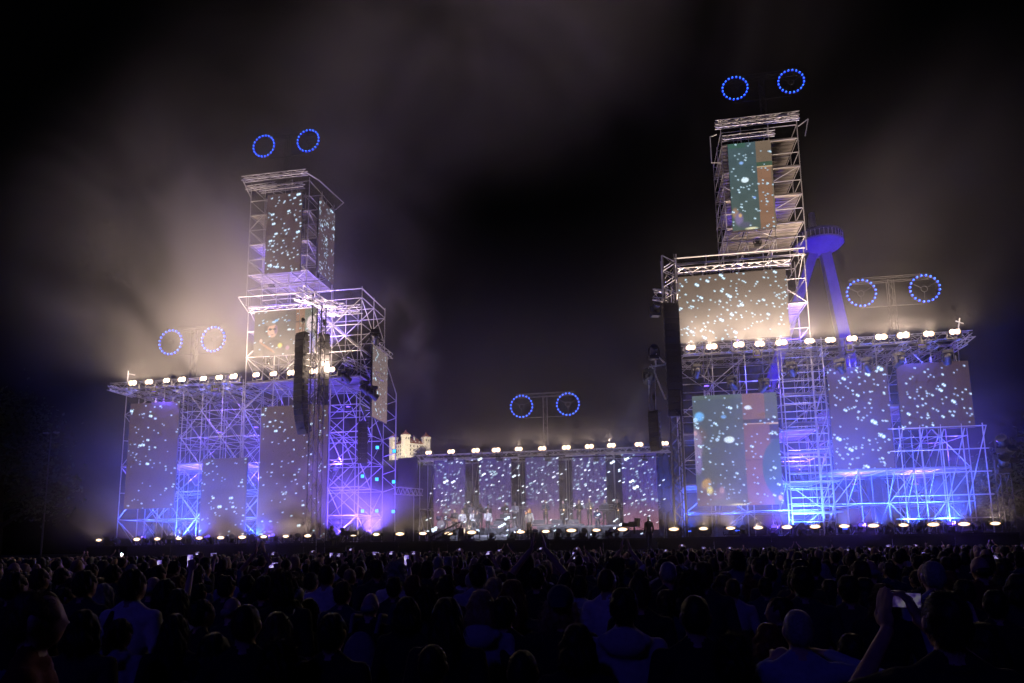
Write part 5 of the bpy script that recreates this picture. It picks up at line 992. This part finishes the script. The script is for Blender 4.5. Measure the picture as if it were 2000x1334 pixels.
for px, row, s_, hair, hm, shirt, label, ins in BAND:
    Y = YR2 if row else YR1; q = P(px, 1010, Y); z = ZD + ((1.0 if px > 1040 else .95) if row else .42)
    person(Vector((q.x, Y, z)), label, 'play' if ins != 'mic' else 'sing', hair, hm, shirt, 'black', SKIN2, s_, math.pi + math.radians(10 if px < 1000 else -5) + random.uniform(-.2, .2), 'members of the band', cat='person')
    f = Vector((q.x, Y, z))
    if ins == 'sax': sax(f + Vector((.05, -.22, 1.12)) * s_, 'saxophone of the ' + label.split(',')[0], s_)
    if ins == 'mic': micstand(f + Vector((.05, -.6, 0)), 'microphone stand of the ' + label.split(',')[0])
    if ins == 'keys': keyboard(f + Vector((0, -.5, 0)), 'keyboard of the ' + label.split(',')[0])
    if ins == 'guitar':
        t = thing('guitar', 'electric guitar of the player beside the drum kit', 'guitar', f + Vector((0, -.2, 1.05))); mb = MB(); mb.ell(.1, 0, -.05, .17, .025, .13, 14, 8); mb.ell(-.06, 0, .0, .13, .024, .1, 14, 8); mb.build('body', WOOD, t, True); mb = MB(); mb.bar((-.1, -.03, .03), (-.75, -.03, .22), .025, .02, 8); mb.build('neck', WOOD, t); mb = MB(); mb.cbox(-.82, -.03, .24, .16, .02, .07); mb.build('headstock', BLACK, t)
    if ins == 'drum':
        t = thing('drum_kit', 'drum kit with cymbals nearest the castle on the riser', 'drum kit', f + Vector((-.1, -.75, 0))); mb = MB(); mb.bar((0, -.2, .3), (0, .2, .3), .29, n=20); mb.build('bass_drum', DRUM, t); mb = MB(); mb.bar((0, -.215, .3), (0, -.205, .3), .27, n=20); mb.build('drum_head', SKINM, t)
        for x_ in (-.25, .25): mb = MB(); mb.bar((x_, .05, .62), (x_, .12, .85), .17, n=16); mb.build('tom', DRUM, t)
        mb = MB(); mb.bar((.5, .35, .55), (.5, .35, .72), .18, n=16); mb.build('snare', DRUM, t)
        for x_ in (-.6, .65): mb = MB(); mb.bar((x_, .1, 0), (x_, .1, 1.15), .015); mb.build('cymbal_stand', BLACK, t); mb = MB(); mb.bar((x_, .1, 1.14), (x_, .1, 1.17), .24, .05, 18); mb.build('cymbal', GOLD, t)
for i, x in enumerate((975, 1052, 1088, 1120)): q = P(x, 1020, 42.6); keyboard(Vector((q.x, 42.6, ZD + .0)), f'keyboard on crossed legs on the stage floor, {["by the bald keyboard player", "behind the lead singer", "before the second saxophone player", "before the third brass player"][i]}', .1)
for i, x in enumerate((905, 1000, 1057, 1133, 1185)):
    q = P(x, 1030, 40.6); t = thing('stage_monitor', f'{ORD[i]} black wedge monitor from the castle on the stage floor', 'monitor', Vector((q.x, 40.6, ZD)), group='wedge monitors'); mb = MB(); mb.add([(-.3, -.25, 0), (.3, -.25, 0), (.3, .25, 0), (-.3, .25, 0), (-.3, -.25, .38), (.3, -.25, .38), (.3, .05, .38), (-.3, .05, .38)], [(3, 2, 1, 0), (0, 1, 5, 4), (4, 5, 6, 7), (7, 6, 2, 3), (1, 2, 6, 5), (0, 4, 7, 3)]); mb.build('cabinet', BLACK, t); mb = MB(); mb.add([(-.27, .235, .02), (.27, .235, .02), (.27, .06, .37), (-.27, .06, .37)], [(0, 1, 2, 3)]); mb.build('grille', MATS['speaker_grille'], t, loc=(0, .004, .004))
q = P(1034, 1040, 39.2); SP = Vector((q.x, 39.2, ZD))
person(SP, 'lead singer in a pale denim jacket singing into a microphone at the stage edge', 'sing', 'bob', 'blonde', 'lightblue', 'black', SKIN2, 1.06, math.pi - .5, 'members of the band')
t = thing('microphone', 'hand microphone of the lead singer', 'microphone', SP + Vector((-.20, -.2, 1.60))); mb = MB(); mb.bar((0, 0, -.1), (0, 0, .06), .016, .02, 8); mb.build('handle', BLACK, t); mb = MB(); mb.ell(0, 0, .085, .03, .03, .033, 10, 7); mb.build('grille', ALU, t)
for i, x in enumerate((846, 1008, 1128)): pass
mh = P(1282, 690, YM - 2.2)  # three unseen spots added off the masts to brighten singer and band
lamp_light('band_fill_spot', 'SPOT', mh, 6000, (1, .96, .92), None, .1, SP + Vector((0, 0, 1.3)), 7, .5)
lamp_light('band_fill_spot', 'SPOT', P(640, 730, YM - 2.0), 9000, (.8, .82, 1), None, .1, Vector((P(945, 1000, YR1).x, YR1, ZD + 1.8)), 16, .6)
lamp_light('band_fill_spot', 'SPOT', P(1285, 700, YM - 2.2), 5000, (.75, .78, 1), None, .1, Vector((P(1130, 990, YR2).x, YR2, ZD + 1.8)), 20, .6)
for k, x in enumerate((872, 918, 960, 1000, 1062, 1110, 1160, 1205)):
    p = P(x, 1040, 39.6); p.z = ZD + .01; flood(p, (p.x, p.y + 5.5, ZD + 2.4), (.66, .68, 1), 480, f'{ORD[k]} added white front-fill lamp from the castle on the floor before the band', 'white front-fill lamps added before the band', 80)  # unseen fill lamps added on the floor to brighten the players
# camera crew
def tvcam(p, label, rz):
    t = thing('television_camera', label, 'camera', p, rz, 'television cameras'); mb = MB(); mb.box((-.12, -.3, -.13), (.12, .3, .15)); mb.build('body', BLACK, t); mb = MB(); mb.bar((0, .3, 0), (0, .75, 0), .1, .13, 12); mb.build('lens', BLACK, t); mb = MB(); mb.box((-.1, -.35, .15), (.1, -.1, .32)); mb.build('viewfinder', BLACK, t); mb = MB(); mb.bar((0, 0, -.13), (0, 0, -.5), .05); mb.bar((.1, -.2, -.15), (.15, -.7, -.3), .015); mb.build('pan_head', BLACK, t)
q = P(652, 1045, 37.2); pf = thing('camera_platform', 'small tubular camera platform before the castle-side footlights', 'platform', Vector((q.x, 37.2, 0))); hz = 2.15
mb = MB(); mb.cbox(.1, 0, hz, 1.9, 1.2, .06); mb.build('deck', BLACK, pf)
for x_ in (-.8, 1.0):
    for y_ in (-.55, .55): tube('leg', pf.location + Vector((x_, y_, 0)), pf.location + Vector((x_, y_, hz + (.45 if x_ < 0 else 0))), pf, .03)
tube('guard_rail', pf.location + Vector((-.8, -.55, hz + .45)), pf.location + Vector((-.8, .55, hz + .45)), pf, .03)
sp = pf.location + Vector((-.15, 0, hz - .42)); person(sp, 'camera operator seated on the tubular platform', 'sit', 'short', 'dark', 'black', 'black', sc=.92, rz=-math.pi / 2 - .2, group='camera crew')
mb = MB(); mb.box((-.45, -.22, hz + .03), (-.02, .22, hz + .33)); mb.build('seat', BLACK, pf)
tvcam(pf.location + Vector((.75, .02, hz + .75)), 'television camera before the seated operator', -math.pi / 2 - .1)
q = P(1258, 1040, 37.0); pf2 = thing('camera_platform', 'camera platform before the outermost band footlight', 'platform', Vector((q.x, 37, 0))); hz = 1.75
mb = MB(); mb.cbox(0, 0, hz, 2.4, 1.4, .06); mb.build('deck', BLACK, pf2)
for x_ in (-1.1, 1.1):
    for y_ in (-.6, .6): tube('leg', pf2.location + Vector((x_, y_, 0)), pf2.location + Vector((x_, y_, hz)), pf2, .03)
person(pf2.location + Vector((.25, -.05, hz + .03)), 'camera operator standing at the camera near the outer mast', 'jacket', 'cap', 'dark', 'black', 'black', sc=.98, rz=.5, group='camera crew')
tvcam(pf2.location + Vector((-.5, .1, hz + 1.35)), 'television camera near the outer mast', .9)
mb = MB(); t = thing('camera_crane', 'dark camera crane arm slanting before the band', 'camera crane', P(845, 1060, 37.4)); t.location.z = 0; ol = t.location
truss_mb(mb, P(840, 1055, 37.4) - ol, P(900, 1024, 37.6) - ol, .28, .03); mb.build('arm', BLACK, t); mb = MB(); mb.bar((0, 0, 0), P(842, 1054, 37.4) - ol, .09); mb.build('column', BLACK, t); mb = MB(); e_ = P(902, 1026, 37.6) - ol; mb.box(e_ + Vector((-.15, -.15, -.6)), e_ + Vector((.15, .15, -.15))); mb.build('camera_head', BLACK, t)
# ------------------------------------------------------------------ smoke
def smoke(px, py, Y, rad, dens, seed, label, lo=.42, hi=.66, ns=.11, edge=.15):
    m = bpy.data.materials.new('stage_smoke'); m.use_nodes = True; nt = m.node_tree; nt.nodes.clear(); N = nt.nodes.new; Lk = nt.links.new
    out = N('ShaderNodeOutputMaterial'); pv = N('ShaderNodeVolumePrincipled'); pv.inputs['Color'].default_value = (.92, .9, .88, 1); pv.inputs['Anisotropy'].default_value = .15
    tc = N('ShaderNodeTexCoord'); ln = N('ShaderNodeVectorMath'); ln.operation = 'LENGTH'; Lk(tc.outputs['Object'], ln.inputs[0])
    fo = N('ShaderNodeMapRange'); fo.interpolation_type = 'SMOOTHSTEP'; fo.inputs['From Min'].default_value = 1.0; fo.inputs['From Max'].default_value = edge; Lk(ln.outputs['Value'], fo.inputs['Value'])
    ge = N('ShaderNodeNewGeometry'); ad = N('ShaderNodeVectorMath'); ad.operation = 'ADD'; ad.inputs[1].default_value = (seed * 31.7, seed * 17.3, seed * 5.1); Lk(ge.outputs['Position'], ad.inputs[0])
    no = N('ShaderNodeTexNoise'); no.inputs['Scale'].default_value = ns; no.inputs['Detail'].default_value = 2.6; no.inputs['Roughness'].default_value = .58; no.inputs['Distortion'].default_value = .9; Lk(ad.outputs[0], no.inputs['Vector'])
    mr = N('ShaderNodeMapRange'); mr.interpolation_type = 'SMOOTHSTEP'; mr.inputs['From Min'].default_value = lo; mr.inputs['From Max'].default_value = hi; mr.inputs['To Max'].default_value = dens; Lk(no.outputs[0], mr.inputs['Value'])
    mu = N('ShaderNodeMath'); mu.operation = 'MULTIPLY'; Lk(fo.outputs[0], mu.inputs[0]); Lk(mr.outputs[0], mu.inputs[1]); Lk(mu.outputs[0], pv.inputs['Density']); Lk(pv.outputs[0], out.inputs['Volume'])
    m.cycles.volume_step_rate = 1.4 if hasattr(m.cycles, 'volume_step_rate') else 1
    mb = MB(); mb.ell(0, 0, 0, 1, 1, 1, 24, 14); me = mb.mesh('stage_smoke', [m]); bm = bmesh.new(); bm.from_mesh(me); bmesh.ops.remove_doubles(bm, verts=bm.verts, dist=1e-5); bm.to_mesh(me); bm.free()
    o = link('stage_smoke', me); o.location = P(px, py, Y); o.scale = rad; tagv(o, label, kind='stuff'); return o
smoke(1000, 860, 43, (42, 16, 15), .007, 1, 'thin smoke hanging over the whole stage', .15, .85, .06, .1)
smoke(400, 510, 44.0, (23, 9, 19), .085, 2, 'billowing smoke rising over the castle-side wing', .24, .84, .085, .0)
smoke(540, 600, 42, (10, 5, 11), .05, 3, 'pale smoke drifting round the guitarist screen and roof lamps', .3, .75, .12, .0)
smoke(1430, 640, 40.2, (7, 2.2, 3), .05, 4, 'bright smoke above the outer roof lamps', .34, .75, .2, .0)
smoke(1680, 660, 40.6, (12, 3, 4), .045, 13, 'thin smoke along the outer roof lamps', .3, .75, .2, .0)
smoke(1070, 880, 49, (14, 3, 3), .05, 17, 'smoke along the roof lamps over the band', .3, .75, .2, .0)
smoke(560, 1000, 39.2, (9, 2.6, 4), .2, 5, 'low smoke over the castle-side footlights', .36, .70, .25, .0)
smoke(420, 940, 39.5, (18, 7, 8), .06, 14, 'violet haze low across the castle-side wing', .2, .8, .12, .0)
smoke(1650, 920, 39.5, (17, 7, 8), .05, 15, 'violet haze low across the outer wing', .2, .8, .12, .0)
smoke(1040, 970, 43, (15, 9, 5), .06, 16, 'violet haze around the band', .2, .8, .16, .0)
smoke(1000, 1035, 35.8, (36, 4.5, 3.2), .05, 18, 'thin violet haze before the stage front', .2, .8, .15, .0)
smoke(728, 985, 40.2, (4.4, 2.8, 3), .24, 6, 'violet low smoke beside the castle-side block', .34, .70, .3, .0)
smoke(1910, 985, 40.0, (5, 2.8, 3), .24, 7, 'low smoke at the outer end of the stage', .34, .70, .3, .0)
smoke(1400, 1005, 39.3, (6, 1.8, 2.6), .2, 8, 'low smoke at the foot of the picture screen', .34, .70, .3, .0)
smoke(1780, 450, 45, (24, 9, 16), .015, 9, 'faint violet smoke beyond the outer wing', .22, .85, .07, .0)
smoke(900, 110, 45.5, (34, 10, 13), .085, 10, 'faint brown smoke high over the stage centre', .25, .85, .07, .0)
smoke(785, 690, 45, (3.4, 3, 7), .10, 11, 'wisp of smoke beside the castle-side block', .36, .70, .2, .0)
